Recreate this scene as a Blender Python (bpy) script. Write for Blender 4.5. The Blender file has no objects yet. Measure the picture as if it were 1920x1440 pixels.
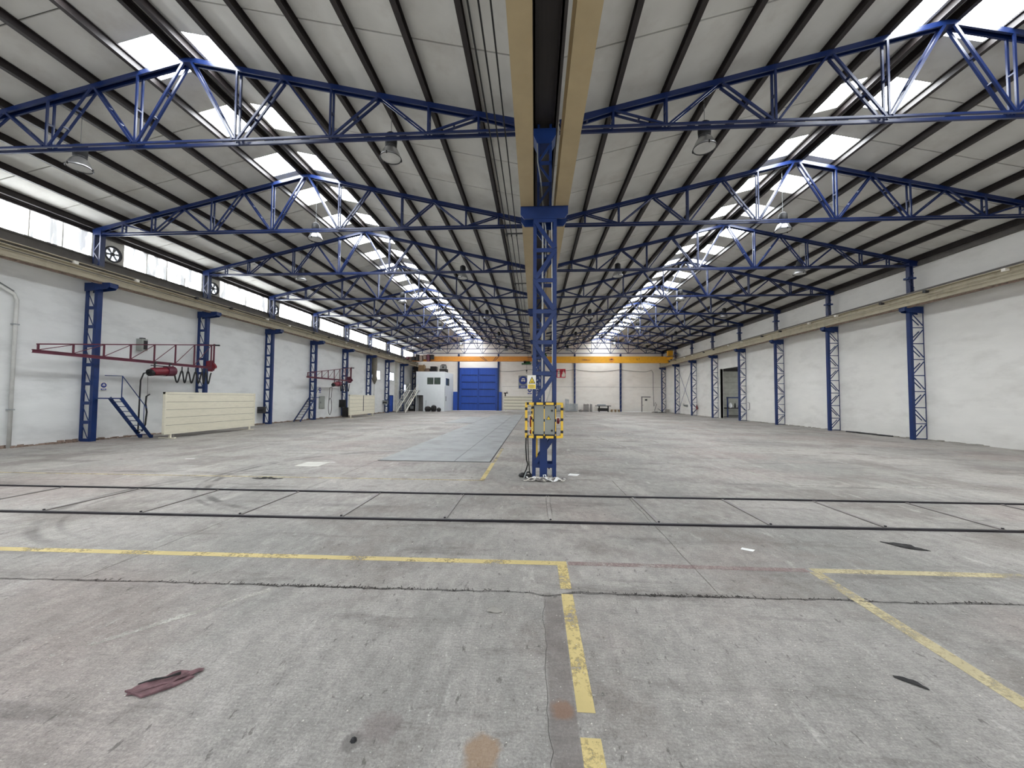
import bpy, math, random
from mathutils import Vector, Matrix, noise
random.seed(7)
C = bpy.context.scene.collection
sc = bpy.context.scene

# ------------------------------------------------------------------ camera
F_PX, YAW, PITCH, ROLL, CX, CH = 708.7176, 0.0606, 0.0377, 0.0071, -0.2344, 1.9837
def make_camera():
    cd = bpy.data.cameras.new('camera'); co = bpy.data.objects.new('camera', cd); C.objects.link(co)
    cd.sensor_fit = 'HORIZONTAL'; cd.sensor_width = 36.0; cd.lens = F_PX / 1920 * 36.0
    cd.clip_start = 0.05; cd.clip_end = 500
    c, s = math.cos(YAW), math.sin(YAW)
    right = Vector((c, s, 0)); fwd = Vector((-s, c, 0)); up = Vector((0, 0, 1))
    c, s = math.cos(PITCH), math.sin(PITCH)
    f2 = c * fwd + s * up; u2 = -s * fwd + c * up
    c, s = math.cos(ROLL), math.sin(ROLL)
    r3 = c * right + s * u2; u3 = -s * right + c * u2
    m = Matrix((r3, u3, -f2)).transposed().to_4x4(); m.translation = Vector((CX, 0, CH))
    co.matrix_world = m; sc.camera = co
make_camera()
# ------------------------------------------------------------------ light and exposure
SKY = 1.5          # overcast daylight that enters by the open near end and the side hall
PANE = 22.0        # daylit translucent roof lights
CLERE = 10.0        # daylit corrugated sheets over the left wall
wd = bpy.data.worlds.new('overcast_sky'); sc.world = wd; wd.use_nodes = True
wn = wd.node_tree.nodes; wl_ = wd.node_tree.links
bgn = wn['Background']; bgn.inputs[1].default_value = SKY
tc = wn.new('ShaderNodeTexCoord'); sx = wn.new('ShaderNodeSeparateXYZ'); mr = wn.new('ShaderNodeMapRange'); cr = wn.new('ShaderNodeValToRGB')
wl_.new(tc.outputs['Generated'], sx.inputs[0]); wl_.new(sx.outputs[2], mr.inputs[0]); mr.inputs[1].default_value = -0.1; mr.inputs[2].default_value = 1
wl_.new(mr.outputs[0], cr.inputs[0]); wl_.new(cr.outputs[0], bgn.inputs[0])
cr.color_ramp.elements[0].color = (0.55, 0.56, 0.57, 1); cr.color_ramp.elements[1].color = (0.82, 0.9, 1.0, 1)
sc.view_settings.view_transform = 'Standard'; sc.view_settings.look = 'None'
sc.view_settings.gamma = 1.0; sc.view_settings.use_curve_mapping = False
sc.view_settings.exposure = 0.4
sc.cycles.max_bounces = 8; sc.cycles.diffuse_bounces = 6; sc.cycles.glossy_bounces = 3; sc.cycles.transparent_max_bounces = 6
sc.cycles.sample_clamp_indirect = 6.0; sc.cycles.use_light_tree = True

# ------------------------------------------------------------------ materials
def lin(v):
    v /= 255.0
    return v / 12.92 if v <= 0.04045 else ((v + 0.055) / 1.055) ** 2.4
def rgb(r, g, b): return (lin(r), lin(g), lin(b), 1)
def mat(name, col, rough=0.6, metal=0.0, var=0.12, scale=3.0, bump=0.0, bscale=40, emit=None, es=1.0, stretch=None, spec=0.5, dirt=None, dscale=0.6, dlo=0.52, dhi=0.72):
    m = bpy.data.materials.new(name); m.use_nodes = True
    n = m.node_tree.nodes; l = m.node_tree.links; p = n['Principled BSDF']
    p.inputs['Roughness'].default_value = rough; p.inputs['Metallic'].default_value = metal
    p.inputs['Specular IOR Level'].default_value = spec
    geo = n.new('ShaderNodeNewGeometry'); vec = geo.outputs['Position']
    if stretch:
        mp = n.new('ShaderNodeMapping'); mp.inputs['Scale'].default_value = stretch; l.new(vec, mp.inputs[0]); vec = mp.outputs[0]
    nz = n.new('ShaderNodeTexNoise'); nz.inputs['Scale'].default_value = scale; nz.inputs['Detail'].default_value = 5; l.new(vec, nz.inputs['Vector'])
    rp = n.new('ShaderNodeValToRGB'); l.new(nz.outputs['Fac'], rp.inputs[0])
    rp.color_ramp.elements[0].position = 0.3; rp.color_ramp.elements[1].position = 0.7
    rp.color_ramp.elements[0].color = tuple(min(1, c * (1 - var)) for c in col[:3]) + (1,)
    rp.color_ramp.elements[1].color = tuple(min(1, c * (1 + var)) for c in col[:3]) + (1,)
    out = rp.outputs[0]
    if dirt:
        n2 = n.new('ShaderNodeTexNoise'); n2.inputs['Scale'].default_value = dscale; n2.inputs['Detail'].default_value = 8; n2.inputs['Roughness'].default_value = 0.65; l.new(vec, n2.inputs['Vector'])
        r2 = n.new('ShaderNodeMapRange'); r2.inputs[1].default_value = dlo; r2.inputs[2].default_value = dhi; l.new(n2.outputs['Fac'], r2.inputs[0])
        mx = n.new('ShaderNodeMix'); mx.data_type = 'RGBA'; l.new(r2.outputs[0], mx.inputs['Factor']); l.new(out, mx.inputs['A']); mx.inputs['B'].default_value = dirt; out = mx.outputs['Result']
    l.new(out, p.inputs['Base Color'])
    if bump:
        nb = n.new('ShaderNodeTexNoise'); nb.inputs['Scale'].default_value = bscale; nb.inputs['Detail'].default_value = 4; l.new(vec, nb.inputs['Vector'])
        b = n.new('ShaderNodeBump'); b.inputs['Strength'].default_value = bump; b.inputs['Distance'].default_value = 0.02
        l.new(nb.outputs['Fac'], b.inputs['Height']); l.new(b.outputs[0], p.inputs['Normal'])
    if emit:
        p.inputs['Emission Color'].default_value = emit; p.inputs['Emission Strength'].default_value = es
    return m
M = {}
M['blue'] = mat('blue_steel_paint', rgb(10, 42, 96), 0.42, var=0.15, scale=2.5)
M['bluetruss'] = mat('blue_truss_paint', rgb(16, 34, 78), 0.3, var=0.15, scale=2)
M['cream2'] = mat('grey_cream_wall_girder_paint', rgb(180, 171, 148), 0.5, var=0.05, dirt=rgb(140, 128, 104), dscale=2.5, dlo=.5, dhi=.8)
M['cream'] = mat('cream_girder_paint', rgb(172, 154, 118), 0.5, var=0.05, dirt=rgb(170, 148, 108), dscale=2.5, dlo=.55, dhi=.85)
M['dark'] = mat('dark_brown_purlin_paint', rgb(40, 34, 33), 0.55, var=0.25)
M['gutter'] = mat('dark_zinc_gutter', rgb(58, 54, 52), 0.45, 0.2, stretch=(6, .3, 1))
M['board'] = mat('painted_ceiling_board', rgb(206, 205, 199), 0.75, var=0.06, scale=1.2, dirt=rgb(178, 173, 165), dscale=0.9, dlo=.5, dhi=.9)
M['deck'] = mat('dark_roof_deck', rgb(40, 38, 36), 0.9)
M['pane'] = mat('daylit_translucent_panel', rgb(235, 240, 245), 0.4, emit=(0.93, 0.97, 1.0, 1), es=PANE)
M['white'] = mat('white_office_paint', rgb(232, 236, 238), 0.6, var=0.02)
M['beige'] = mat('beige_panel', rgb(222, 216, 196), 0.55, var=0.05, stretch=(1, 1, 4), dirt=rgb(176, 172, 156), dscale=1.5, dlo=.58, dhi=.9)
M['groove'] = mat('shadow_gap_strip', rgb(120, 116, 104), 0.8)
M['black'] = mat('black_rubber', rgb(22, 22, 24), 0.6)
M['darkgrey'] = mat('dark_grey_metal', rgb(62, 62, 64), 0.5, 0.3)
M['grey'] = mat('grey_metal', rgb(140, 143, 143), 0.4, 0.5)
M['lgrey'] = mat('light_grey_cabinet', rgb(150, 154, 148), 0.45, var=0.06)
M['galv'] = mat('galvanised_steel', rgb(168, 172, 174), 0.4, 0.5, var=.15)
M['maroon'] = mat('dark_red_crane_paint', rgb(92, 34, 52), 0.5)
M['red'] = mat('red_paint', rgb(116, 24, 40), 0.45)
M['sign_red'] = mat('fire_sign_red', rgb(196, 28, 52), 0.5, var=.03)
M['yellow'] = mat('crane_yellow', rgb(232, 168, 36), 0.45, var=0.07)
M['orange'] = mat('crane_orange_yellow', rgb(224, 146, 52), 0.45, var=0.08)
M['gyellow'] = mat('guard_yellow', rgb(232, 190, 60), 0.45)
M['syellow'] = mat('sign_yellow', rgb(238, 206, 60), 0.5, var=.02)
M['signblue'] = mat('sign_blue', rgb(38, 60, 140), 0.5, var=.03)
M['signwhite'] = mat('sign_white', rgb(236, 232, 222), 0.5, var=.02)
M['green'] = mat('hoist_green', rgb(40, 92, 50), 0.5)
M['doorblue'] = mat('blue_gate_paint', rgb(30, 76, 168), 0.42, var=0.08, scale=1.2, stretch=(3, 1, .5), dirt=rgb(58, 100, 178), dscale=1.2, dlo=.6, dhi=.85)
M['pdoor'] = mat('blue_door_paint', rgb(30, 74, 170), 0.45)
M['glassdark'] = mat('dark_window_glass', rgb(70, 82, 74), 0.08, var=.2, spec=.8)
M['alu'] = mat('aluminium', rgb(200, 200, 200), 0.28, 0.85, var=.06)
M['lens'] = mat('lamp_lens', rgb(190, 190, 186), 0.25, 0.1)
M['paper'] = mat('white_paper', rgb(240, 240, 238), 0.7, var=.02)
M['wood'] = mat('raw_wood', rgb(168, 142, 106), 0.75)
M['conc'] = mat('grey_concrete_block', rgb(156, 152, 144), 0.9, bump=.4)
M['duct'] = mat('grey_brown_fabric_duct', rgb(122, 116, 104), 0.8)
M['pipe'] = mat('white_downpipe', rgb(206, 206, 202), 0.5)
M['fade'] = mat('pale_grey_pilaster', rgb(200, 198, 190), 0.8)
M['plate'] = mat('worn_steel_floor_plate', rgb(150, 152, 152), 0.65, 0.0, var=.12, scale=1.5, dirt=rgb(122, 120, 117), dscale=.8, dlo=.5, dhi=.8)
M['rail'] = mat('dark_rail_steel', rgb(44, 41, 46), 0.45, 0.5, var=.3)
M['tie'] = mat('tie_bar_steel', rgb(136, 131, 128), 0.5, 0.3, var=.2)
M['strap'] = mat('grey_white_strap', rgb(205, 200, 190), 0.8, var=.2, scale=30)
M['pink'] = mat('maroon_rag', rgb(112, 84, 87), 0.95, var=.4, scale=18)
M['ragd'] = mat('black_rag', rgb(48, 46, 46), 0.95, var=.3, scale=14)
M['sconc'] = mat('office_interior_grey', rgb(120, 118, 114), 0.8)
M['grime'] = mat('reddish_rubble', rgb(140, 122, 110), 0.95, var=.4, scale=9, bump=.8, bscale=14)
M['ledge'] = mat('dark_sill_sheet', rgb(96, 92, 88), 0.7, var=.15)
M['partition'] = mat('grey_sandwich_panel', rgb(168, 168, 156), 0.6)

def wall_mat(name, base, streak, rot=0.0, lo=.50, hi=.80):
    m = mat(name, base, 0.85, var=0.03, scale=1.0, bump=0.35, bscale=2.2, stretch=(1.0, 1.0, 2.6), dirt=streak, dscale=0.45, dlo=lo, dhi=hi)
    return m
M['wall_l'] = wall_mat('left_wall_plaster', rgb(222, 223, 222), rgb(196, 197, 196))
M['wall_r'] = wall_mat('right_wall_plaster', rgb(228, 226, 221), rgb(206, 203, 197))
M['wall_f'] = wall_mat('far_wall_plaster', rgb(242, 237, 229), rgb(226, 218, 208))

def clere_mat():
    m = bpy.data.materials.new('daylit_corrugated_sheet'); m.use_nodes = True
    n = m.node_tree.nodes; l = m.node_tree.links; p = n['Principled BSDF']
    p.inputs['Base Color'].default_value = rgb(220, 224, 226); p.inputs['Roughness'].default_value = .5
    geo = n.new('ShaderNodeNewGeometry'); mp = n.new('ShaderNodeMapping'); mp.inputs['Scale'].default_value = (1, 1.5, 0.3); l.new(geo.outputs['Position'], mp.inputs[0])
    nz = n.new('ShaderNodeTexNoise'); nz.inputs['Scale'].default_value = 2.2; nz.inputs['Detail'].default_value = 6; l.new(mp.outputs[0], nz.inputs['Vector'])
    rp = n.new('ShaderNodeMapRange'); rp.inputs[1].default_value = .58; rp.inputs[2].default_value = .48; rp.inputs[3].default_value = 0.42 / CLERE; rp.inputs[4].default_value = 1; l.new(nz.outputs['Fac'], rp.inputs[0])
    mu = n.new('ShaderNodeMath'); mu.operation = 'MULTIPLY'; mu.inputs[1].default_value = CLERE; l.new(rp.outputs[0], mu.inputs[0])
    p.inputs['Emission Color'].default_value = (0.94, 0.97, 1, 1); l.new(mu.outputs[0], p.inputs['Emission Strength'])
    return m
M['clere'] = clere_mat()
M['winpane'] = mat('daylit_window_pane', rgb(220, 226, 235), 0.3, emit=(0.85, 0.9, 1, 1), es=1.3)

def floor_mat():
    m = bpy.data.materials.new('worn_concrete_floor'); m.use_nodes = True
    n = m.node_tree.nodes; l = m.node_tree.links; p = n['Principled BSDF']
    geo = n.new('ShaderNodeNewGeometry'); P_ = geo.outputs['Position']
    def noi(scale, detail=5, st=None, rough=.55, rot=0):
        v = P_
        if st:
            mp = n.new('ShaderNodeMapping'); mp.inputs['Scale'].default_value = st; mp.inputs['Rotation'].default_value = (0, 0, rot); l.new(v, mp.inputs[0]); v = mp.outputs[0]
        t = n.new('ShaderNodeTexNoise'); t.inputs['Scale'].default_value = scale; t.inputs['Detail'].default_value = detail; t.inputs['Roughness'].default_value = rough; l.new(v, t.inputs['Vector'])
        return t.outputs['Fac']
    def rng(s, a, b, c=0, d=1):
        r = n.new('ShaderNodeMapRange'); r.inputs[1].default_value = a; r.inputs[2].default_value = b; r.inputs[3].default_value = c; r.inputs[4].default_value = d; l.new(s, r.inputs[0]); return r.outputs[0]
    def mix(f, a, b):
        x = n.new('ShaderNodeMix'); x.data_type = 'RGBA'
        if hasattr(f, 'links'): l.new(f, x.inputs['Factor'])
        else: x.inputs['Factor'].default_value = f
        for s, i in ((a, 'A'), (b, 'B')):
            if isinstance(s, tuple): x.inputs[i].default_value = s
            else: l.new(s, x.inputs[i])
        return x.outputs['Result']
    def mul(f, k0, k1, st=None):
        nonlocal c
        x = n.new('ShaderNodeMix'); x.data_type = 'RGBA'; x.blend_type = 'MULTIPLY'; x.inputs['Factor'].default_value = 1.0
        r = n.new('ShaderNodeMapRange'); r.inputs[1].default_value = k0[0]; r.inputs[2].default_value = k1[0]; r.inputs[3].default_value = k0[1]; r.inputs[4].default_value = k1[1]; l.new(f, r.inputs[0])
        cc = n.new('ShaderNodeCombineColor'); [l.new(r.outputs[0], cc.inputs[i]) for i in range(3)]
        l.new(c, x.inputs['A']); l.new(cc.outputs[0], x.inputs['B']); c = x.outputs['Result']
    c = mix(rng(noi(.3, 5), .40, .60), rgb(144, 141, 136), rgb(167, 162, 156))
    c = mix(rng(noi(.55, 6, rough=.65), .50, .62, 0, .75), c, rgb(128, 121, 115))
    c = mix(rng(noi(.22, 4), .52, .62, 0, .6), c, rgb(158, 146, 140))
    c = mix(rng(noi(1.1, 7, (1, .16, 1), .7), .55, .66, 0, .6), c, rgb(178, 173, 167))
    c = mix(rng(noi(1.3, 7, (.25, 1.3, 1), .7, .12), .55, .66, 0, .55), c, rgb(92, 87, 83))
    c = mix(rng(noi(2.1, 7, (1, .3, 1), .75, .7), .60, .68, 0, .65), c, rgb(196, 192, 186))
    mul(noi(7, 6, (1, .6, 1), .75, .5), (.38, .84), (.62, 1.12))
    mul(noi(60, 4, rough=.8), (.36, .74), (.62, 1.18))
    mul(noi(24, 3, (.35, 2.2, 1), .7), (.38, .90), (.62, 1.08))
    c = mix(rng(noi(15, 4, (1, .4, 1), .7, .55), .62, .68, 0, .7), c, rgb(84, 80, 76))
    c = mix(rng(noi(5, 5, (1, .4, 1), .75, .55), .64, .69, 0, .5), c, rgb(84, 80, 76))
    c = mix(rng(noi(38, 3), .66, .72, 0, .6), c, rgb(214, 211, 205))
    sp0 = n.new('ShaderNodeSeparateXYZ'); l.new(P_, sp0.inputs[0])
    def prod(a_, b_):
        k = n.new('ShaderNodeMath'); k.operation = 'MULTIPLY'; l.new(a_, k.inputs[0]); l.new(b_, k.inputs[1]); return k.outputs[0]
    band = prod(prod(rng(sp0.outputs[0], -.15, -.12), rng(sp0.outputs[0], .045, .03)), rng(sp0.outputs[1], 3.93, 3.88))
    c = mix(prod(band, rng(noi(5, 5), .3, .7, .35, .75)), c, rgb(104, 95, 91))
    # tyre arcs worn into the slab
    sp = n.new('ShaderNodeSeparateXYZ'); l.new(P_, sp.inputs[0])
    def ring(cx, cy, r, w, col, amt, lo=-99, hi=99):
        nonlocal c
        vm = n.new('ShaderNodeVectorMath'); vm.operation = 'DISTANCE'; l.new(P_, vm.inputs[0]); vm.inputs[1].default_value = (cx, cy, 0)
        a = n.new('ShaderNodeMath'); a.operation = 'SUBTRACT'; l.new(vm.outputs['Value'], a.inputs[0]); a.inputs[1].default_value = r
        b = n.new('ShaderNodeMath'); b.operation = 'ABSOLUTE'; l.new(a.outputs[0], b.inputs[0])
        f = rng(b.outputs[0], w, w * .35, 0, amt)
        g = rng(sp.outputs[0], hi, hi - 1.2, 0, 1); k = n.new('ShaderNodeMath'); k.operation = 'MULTIPLY'; l.new(f, k.inputs[0]); l.new(g, k.inputs[1])
        g2 = rng(noi(1.3, 3), .38, .52); k2 = n.new('ShaderNodeMath'); k2.operation = 'MULTIPLY'; l.new(k.outputs[0], k2.inputs[0]); l.new(g2, k2.inputs[1])
        c = mix(k2.outputs[0], c, col)
    ring(-4.3, 10.1, 3.75, .09, rgb(66, 63, 61), .7, hi=-4.8)
    ring(-4.3, 10.1, 3.95, .06, rgb(66, 63, 61), .5, hi=-5.0)
    ring(-5.9, 7.5, 2.87, .10, rgb(72, 69, 67), .55, hi=-6.2)
    ring(-5.9, 7.5, 2.6, .06, rgb(72, 69, 67), .35, hi=-6.2)
    def spot(cx, cy, r, col, amt):
        nonlocal c
        vm = n.new('ShaderNodeVectorMath'); vm.operation = 'DISTANCE'; l.new(P_, vm.inputs[0]); vm.inputs[1].default_value = (cx, cy, 0)
        nn = noi(9, 4); ad = n.new('ShaderNodeMath'); ad.operation = 'MULTIPLY_ADD'; l.new(nn, ad.inputs[0]); ad.inputs[1].default_value = r * 1.3; l.new(vm.outputs['Value'], ad.inputs[2])
        c = mix(rng(ad.outputs[0], r * 1.75, r * 1.35, 0, amt), c, col)
    spot(-.05, 2.50, .085, rgb(134, 98, 72), .6); spot(-.52, 2.18, .12, rgb(150, 116, 78), .6); spot(-1.28, 2.19, .06, rgb(80, 76, 73), .5)
    spot(-1.15, 2.3, .12, rgb(112, 100, 98), .4)
    spot(-4.2, 2.35, .2, rgb(104, 92, 84), .8); spot(7.35, 6.2, .22, rgb(122, 84, 60), .8)
    l.new(c, p.inputs['Base Color']); p.inputs['Roughness'].default_value = .62; p.inputs['Specular IOR Level'].default_value = .35
    b = n.new('ShaderNodeBump'); b.inputs['Strength'].default_value = .9; b.inputs['Distance'].default_value = .012
    ad = n.new('ShaderNodeMath'); ad.operation = 'ADD'; l.new(noi(26, 6, rough=.7), ad.inputs[0]); l.new(noi(9, 4, (1, .5, 1), rot=.5), ad.inputs[1])
    l.new(ad.outputs[0], b.inputs['Height']); l.new(b.outputs[0], p.inputs['Normal'])
    return m
M['floor'] = floor_mat()
M['floorbase'] = mat('dark_joint_filling', rgb(62, 58, 55), 0.95, var=.3, scale=20)
def paint_mat(name, col, lo, hi, amt):
    m = bpy.data.materials.new(name); m.use_nodes = True
    n = m.node_tree.nodes; l = m.node_tree.links; p = n['Principled BSDF']; p.inputs['Roughness'].default_value = .7
    geo = n.new('ShaderNodeNewGeometry')
    a = n.new('ShaderNodeTexNoise'); a.inputs['Scale'].default_value = 24; a.inputs['Detail'].default_value = 8; a.inputs['Roughness'].default_value = .75; l.new(geo.outputs['Position'], a.inputs['Vector'])
    b = n.new('ShaderNodeTexNoise'); b.inputs['Scale'].default_value = 2.2; b.inputs['Detail'].default_value = 4; l.new(geo.outputs['Position'], b.inputs['Vector'])
    s = n.new('ShaderNodeMath'); s.operation = 'ADD'; l.new(a.outputs['Fac'], s.inputs[0]); l.new(b.outputs['Fac'], s.inputs[1])
    r = n.new('ShaderNodeMapRange'); r.inputs[1].default_value = hi; r.inputs[2].default_value = lo; r.inputs[3].default_value = 0; r.inputs[4].default_value = amt; l.new(s.outputs[0], r.inputs[0])
    l.new(r.outputs[0], p.inputs['Alpha'])
    v = n.new('ShaderNodeValToRGB'); l.new(b.outputs['Fac'], v.inputs[0]); v.color_ramp.elements[0].position = .35; v.color_ramp.elements[1].position = .65
    v.color_ramp.elements[0].color = tuple(x * .82 for x in col[:3]) + (1,); v.color_ramp.elements[1].color = col
    l.new(v.outputs[0], p.inputs['Base Color'])
    return m
M['py'] = paint_mat('worn_yellow_line_paint', rgb(212, 192, 132), 1.02, 1.2, .93)
M['pyf'] = paint_mat('faded_cream_line_paint', rgb(210, 196, 156), .95, 1.2, .8)
M['pw'] = paint_mat('faded_white_line_paint', rgb(206, 202, 192), .92, 1.12, .75)
M['pp'] = paint_mat('faded_pink_line_paint', rgb(170, 146, 142), .95, 1.15, .45)

# ------------------------------------------------------------------ helpers
def wo(o):
    v = Vector((0, 0, 0))
    while o: v = v + o.location; o = o.parent
    return v
class MB:
    def __init__(s): s.v = []; s.f = []
    def _add(s, vs, fs):
        k = len(s.v); s.v += [Vector(x) for x in vs]; s.f += [tuple(i + k for i in f) for f in fs]
        return s
    def box(s, x0, x1, y0, y1, z0, z1):
        return s._add([(x, y, z) for z in (z0, z1) for y in (y0, y1) for x in (x0, x1)],
                      [(0, 2, 3, 1), (4, 5, 7, 6), (0, 1, 5, 4), (2, 6, 7, 3), (0, 4, 6, 2), (1, 3, 7, 5)])
    def bar(s, a, b, w, h, up=(0, 0, 1)):
        a, b = Vector(a), Vector(b); d = (b - a).normalized(); u = Vector(up)
        if abs(d.dot(u)) > .98: u = Vector((0, 1, 0)) if abs(d.y) < .9 else Vector((1, 0, 0))
        r = d.cross(u).normalized(); u = r.cross(d)
        vs = [p + r * (i * w / 2) + u * (j * h / 2) for p in (a, b) for j in (-1, 1) for i in (-1, 1)]
        return s._add(vs, [(0, 1, 3, 2), (4, 6, 7, 5), (0, 4, 5, 1), (2, 3, 7, 6), (0, 2, 6, 4), (1, 5, 7, 3)])
    def tube(s, pts, r, n=8, cap=True):
        pts = [Vector(p) for p in pts]; rs = r if isinstance(r, (list, tuple)) else [r] * len(pts)
        k = len(s.v); prev = None
        for i, p in enumerate(pts):
            d = (pts[min(i + 1, len(pts) - 1)] - pts[max(i - 1, 0)]).normalized()
            if prev is None:
                a = d.cross(Vector((0, 0, 1)) if abs(d.z) < .9 else Vector((1, 0, 0))).normalized()
            else:
                a = (prev - d * prev.dot(d)).normalized()
            prev = a; b = d.cross(a)
            for j in range(n):
                t = 2 * math.pi * j / n; s.v.append(p + (a * math.cos(t) + b * math.sin(t)) * rs[i])
        for i in range(len(pts) - 1):
            for j in range(n):
                s.f.append((k + i * n + j, k + i * n + (j + 1) % n, k + (i + 1) * n + (j + 1) % n, k + (i + 1) * n + j))
        if cap:
            s.f.append(tuple(k + j for j in reversed(range(n)))); s.f.append(tuple(k + (len(pts) - 1) * n + j for j in range(n)))
        return s
    def prism(s, poly, d):
        d = Vector(d); n = len(poly); a = [Vector(p) for p in poly]
        return s._add(a + [p + d for p in a], [tuple(reversed(range(n))), tuple(range(n, 2 * n))] + [(i, (i + 1) % n, n + (i + 1) % n, n + i) for i in range(n)])
    def lathe(s, prof, c, n=20, axis='z'):
        k = len(s.v)
        for (r, h) in prof:
            for j in range(n):
                t = 2 * math.pi * j / n; x, y = r * math.cos(t), r * math.sin(t)
                s.v.append(Vector(c) + (Vector((x, y, h)) if axis == 'z' else Vector((x, h, y)) if axis == 'y' else Vector((h, x, y))))
        for i in range(len(prof) - 1):
            for j in range(n): s.f.append((k + i * n + j, k + i * n + (j + 1) % n, k + (i + 1) * n + (j + 1) % n, k + (i + 1) * n + j))
        return s
    def mesh(s, name, m, off=Vector((0, 0, 0)), smooth=False):
        me = bpy.data.meshes.new(name); me.from_pydata([tuple(v - off) for v in s.v], [], s.f)
        me.materials.append(M[m] if isinstance(m, str) else m); me.update()
        import bmesh
        bm = bmesh.new(); bm.from_mesh(me); bmesh.ops.recalc_face_normals(bm, faces=bm.faces); bm.to_mesh(me); bm.free()
        if smooth: me.polygons.foreach_set('use_smooth', [True] * len(me.polygons))
        return me
    def build(s, name, m, parent=None, smooth=False, label=None, origin=None):
        off = wo(parent) if parent else Vector(origin) if origin else Vector((0, 0, 0))
        o = bpy.data.objects.new(name, s.mesh(name, m, off, smooth)); C.objects.link(o)
        if parent: o.parent = parent
        elif origin: o.location = origin
        if label: o['label'] = label
        return o
def tag(o, label, cat, group=None):
    o['label'] = label; o['category'] = cat
    if group: o['group'] = group
    return o
def thing(name, label, cat, loc, group=None):
    o = bpy.data.objects.new(name, None); o.empty_display_size = .2; C.objects.link(o); o.location = loc
    return tag(o, label, cat, group)
def struct(name, mb, m, smooth=False):
    o = mb.build(name, m, smooth=smooth); o['kind'] = 'structure'; return o
def share(name, me, parent, loc=(0, 0, 0)):
    o = bpy.data.objects.new(name, me); C.objects.link(o); o.parent = parent; o.location = loc; return o
def dup(root, loc, label=None, group=None):
    def cp(o, par):
        c = o.copy(); C.objects.link(c); c.parent = par
        for ch in kids.get(o.name, []): cp(ch, c)
        return c
    kids = {}
    stack = [root]
    while stack:
        q = stack.pop(); kids[q.name] = list(q.children); stack += kids[q.name]
    r = cp(root, None); r.location = loc
    if label: r['label'] = label
    if group: r['group'] = group
    return r
ORD = ['', 'nearest', 'second', 'third', 'fourth', 'fifth', 'sixth', 'seventh', 'eighth', 'ninth', 'tenth']
def T(k): return 9.754 + 5.5 * (k - 1)
YB, YF = -2.0, 60.0
XW = 19.8
APX = 10.0
def zr(x): return 11.71 - .23 * abs(abs(x) - APX)
NODE = [.12 + 1.353 * j for j in range(8)]

# ------------------------------------------------------------------ floor of cast slabs with open joints
fl = struct('floor', MB().box(-XW - .2, XW + 6.5, YB, YF + .2, -.3, -.035), 'floorbase')
def ylineJ(i, x):
    base = [YB, 3.96 + .022 * x, 9.42 + .012 * x][i] if i < 3 else 9.42 + 5.5 * (i - 2)
    if i == 1:
        w = noise.noise(Vector((x * 1.3, 0, 3))) * .035 + noise.noise(Vector((x * 7, 0, 9))) * .02 + noise.noise(Vector((x * 22, 0, 1))) * .008
        w -= .07 * math.exp(-((x + .09) / .12) ** 2)
    elif i == 2: w = noise.noise(Vector((x * 1.1, 7, 3))) * .03 + noise.noise(Vector((x * 9, 5, 1))) * .012
    else: w = 0
    return base + w
def xlineJ(x0, y):
    if abs(x0 + .14) < .01: return x0 + noise.noise(Vector((5, y * 3, 0))) * .05 + noise.noise(Vector((5, y * 11, 0))) * .02
    return x0 + (noise.noise(Vector((x0, y * 2.5, 0))) * .012 if y < 10 else 0)
ROWS = [[-19.8, -13, -6.55, -.14, 6.9, 13.5, 19.8], [-19.8, -12.6, -5.15, 1.65, 8.4, 14, 19.8]] + [[-19.8, -14.6, -9.9, -5.15, -.6, 5.0, 10.4, 15.2, 19.8]] * 10
def seq(a, b, st):
    n = max(1, int(abs(b - a) / st)); return [a + (b - a) * i / n for i in range(n + 1)]
for i, row in enumerate(ROWS):
    if i > 10: break
    for a, b in zip(row[:-1], row[1:]):
        st = .07 if i < 2 and a > -15 and b < 15 else 1.0
        g0 = .004 + (.010 if i == 1 else 0); g1 = .004 + (.010 if i == 0 else 0); gx = .005
        cr_ = lambda v: .0015 if abs(v + .14) < .01 else gx
        if i >= 2: g0 = g1 = gx = .006
        def gap(x, g): return g * (1 + 1.6 * max(0, noise.noise(Vector((x * 2.1, 4, 4)))))
        pts = []
        y1f = lambda x: min(ylineJ(i + 1, x), YF)
        for x in seq(a, b, st): pts.append((x + (cr_(a) if x == a else -cr_(b) if x == b else 0), ylineJ(i, x) + gap(x, g0)))
        if st < .5:
            for y in seq(ylineJ(i, b), y1f(b), st)[1:-1]: pts.append((xlineJ(b, y) - cr_(b), y))
        for x in reversed(seq(a, b, st)): pts.append((x + (cr_(a) if x == a else -cr_(b) if x == b else 0), y1f(x) - gap(x, g1)))
        if st < .5:
            for y in reversed(seq(ylineJ(i, a), y1f(a), st)[1:-1]): pts.append((xlineJ(a, y) + cr_(a), y))
        MB().prism([(x, y, -.034) for x, y in pts], (0, 0, .034)).build('concrete_slab', 'floor', fl)
MB().prism([(XW, 37.6, -.034), (XW + 6.4, 37.6, -.034), (XW + 6.4, 46.5, -.034), (XW, 46.5, -.034)], (0, 0, .03)).build('concrete_slab', 'floor', fl)

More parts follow.
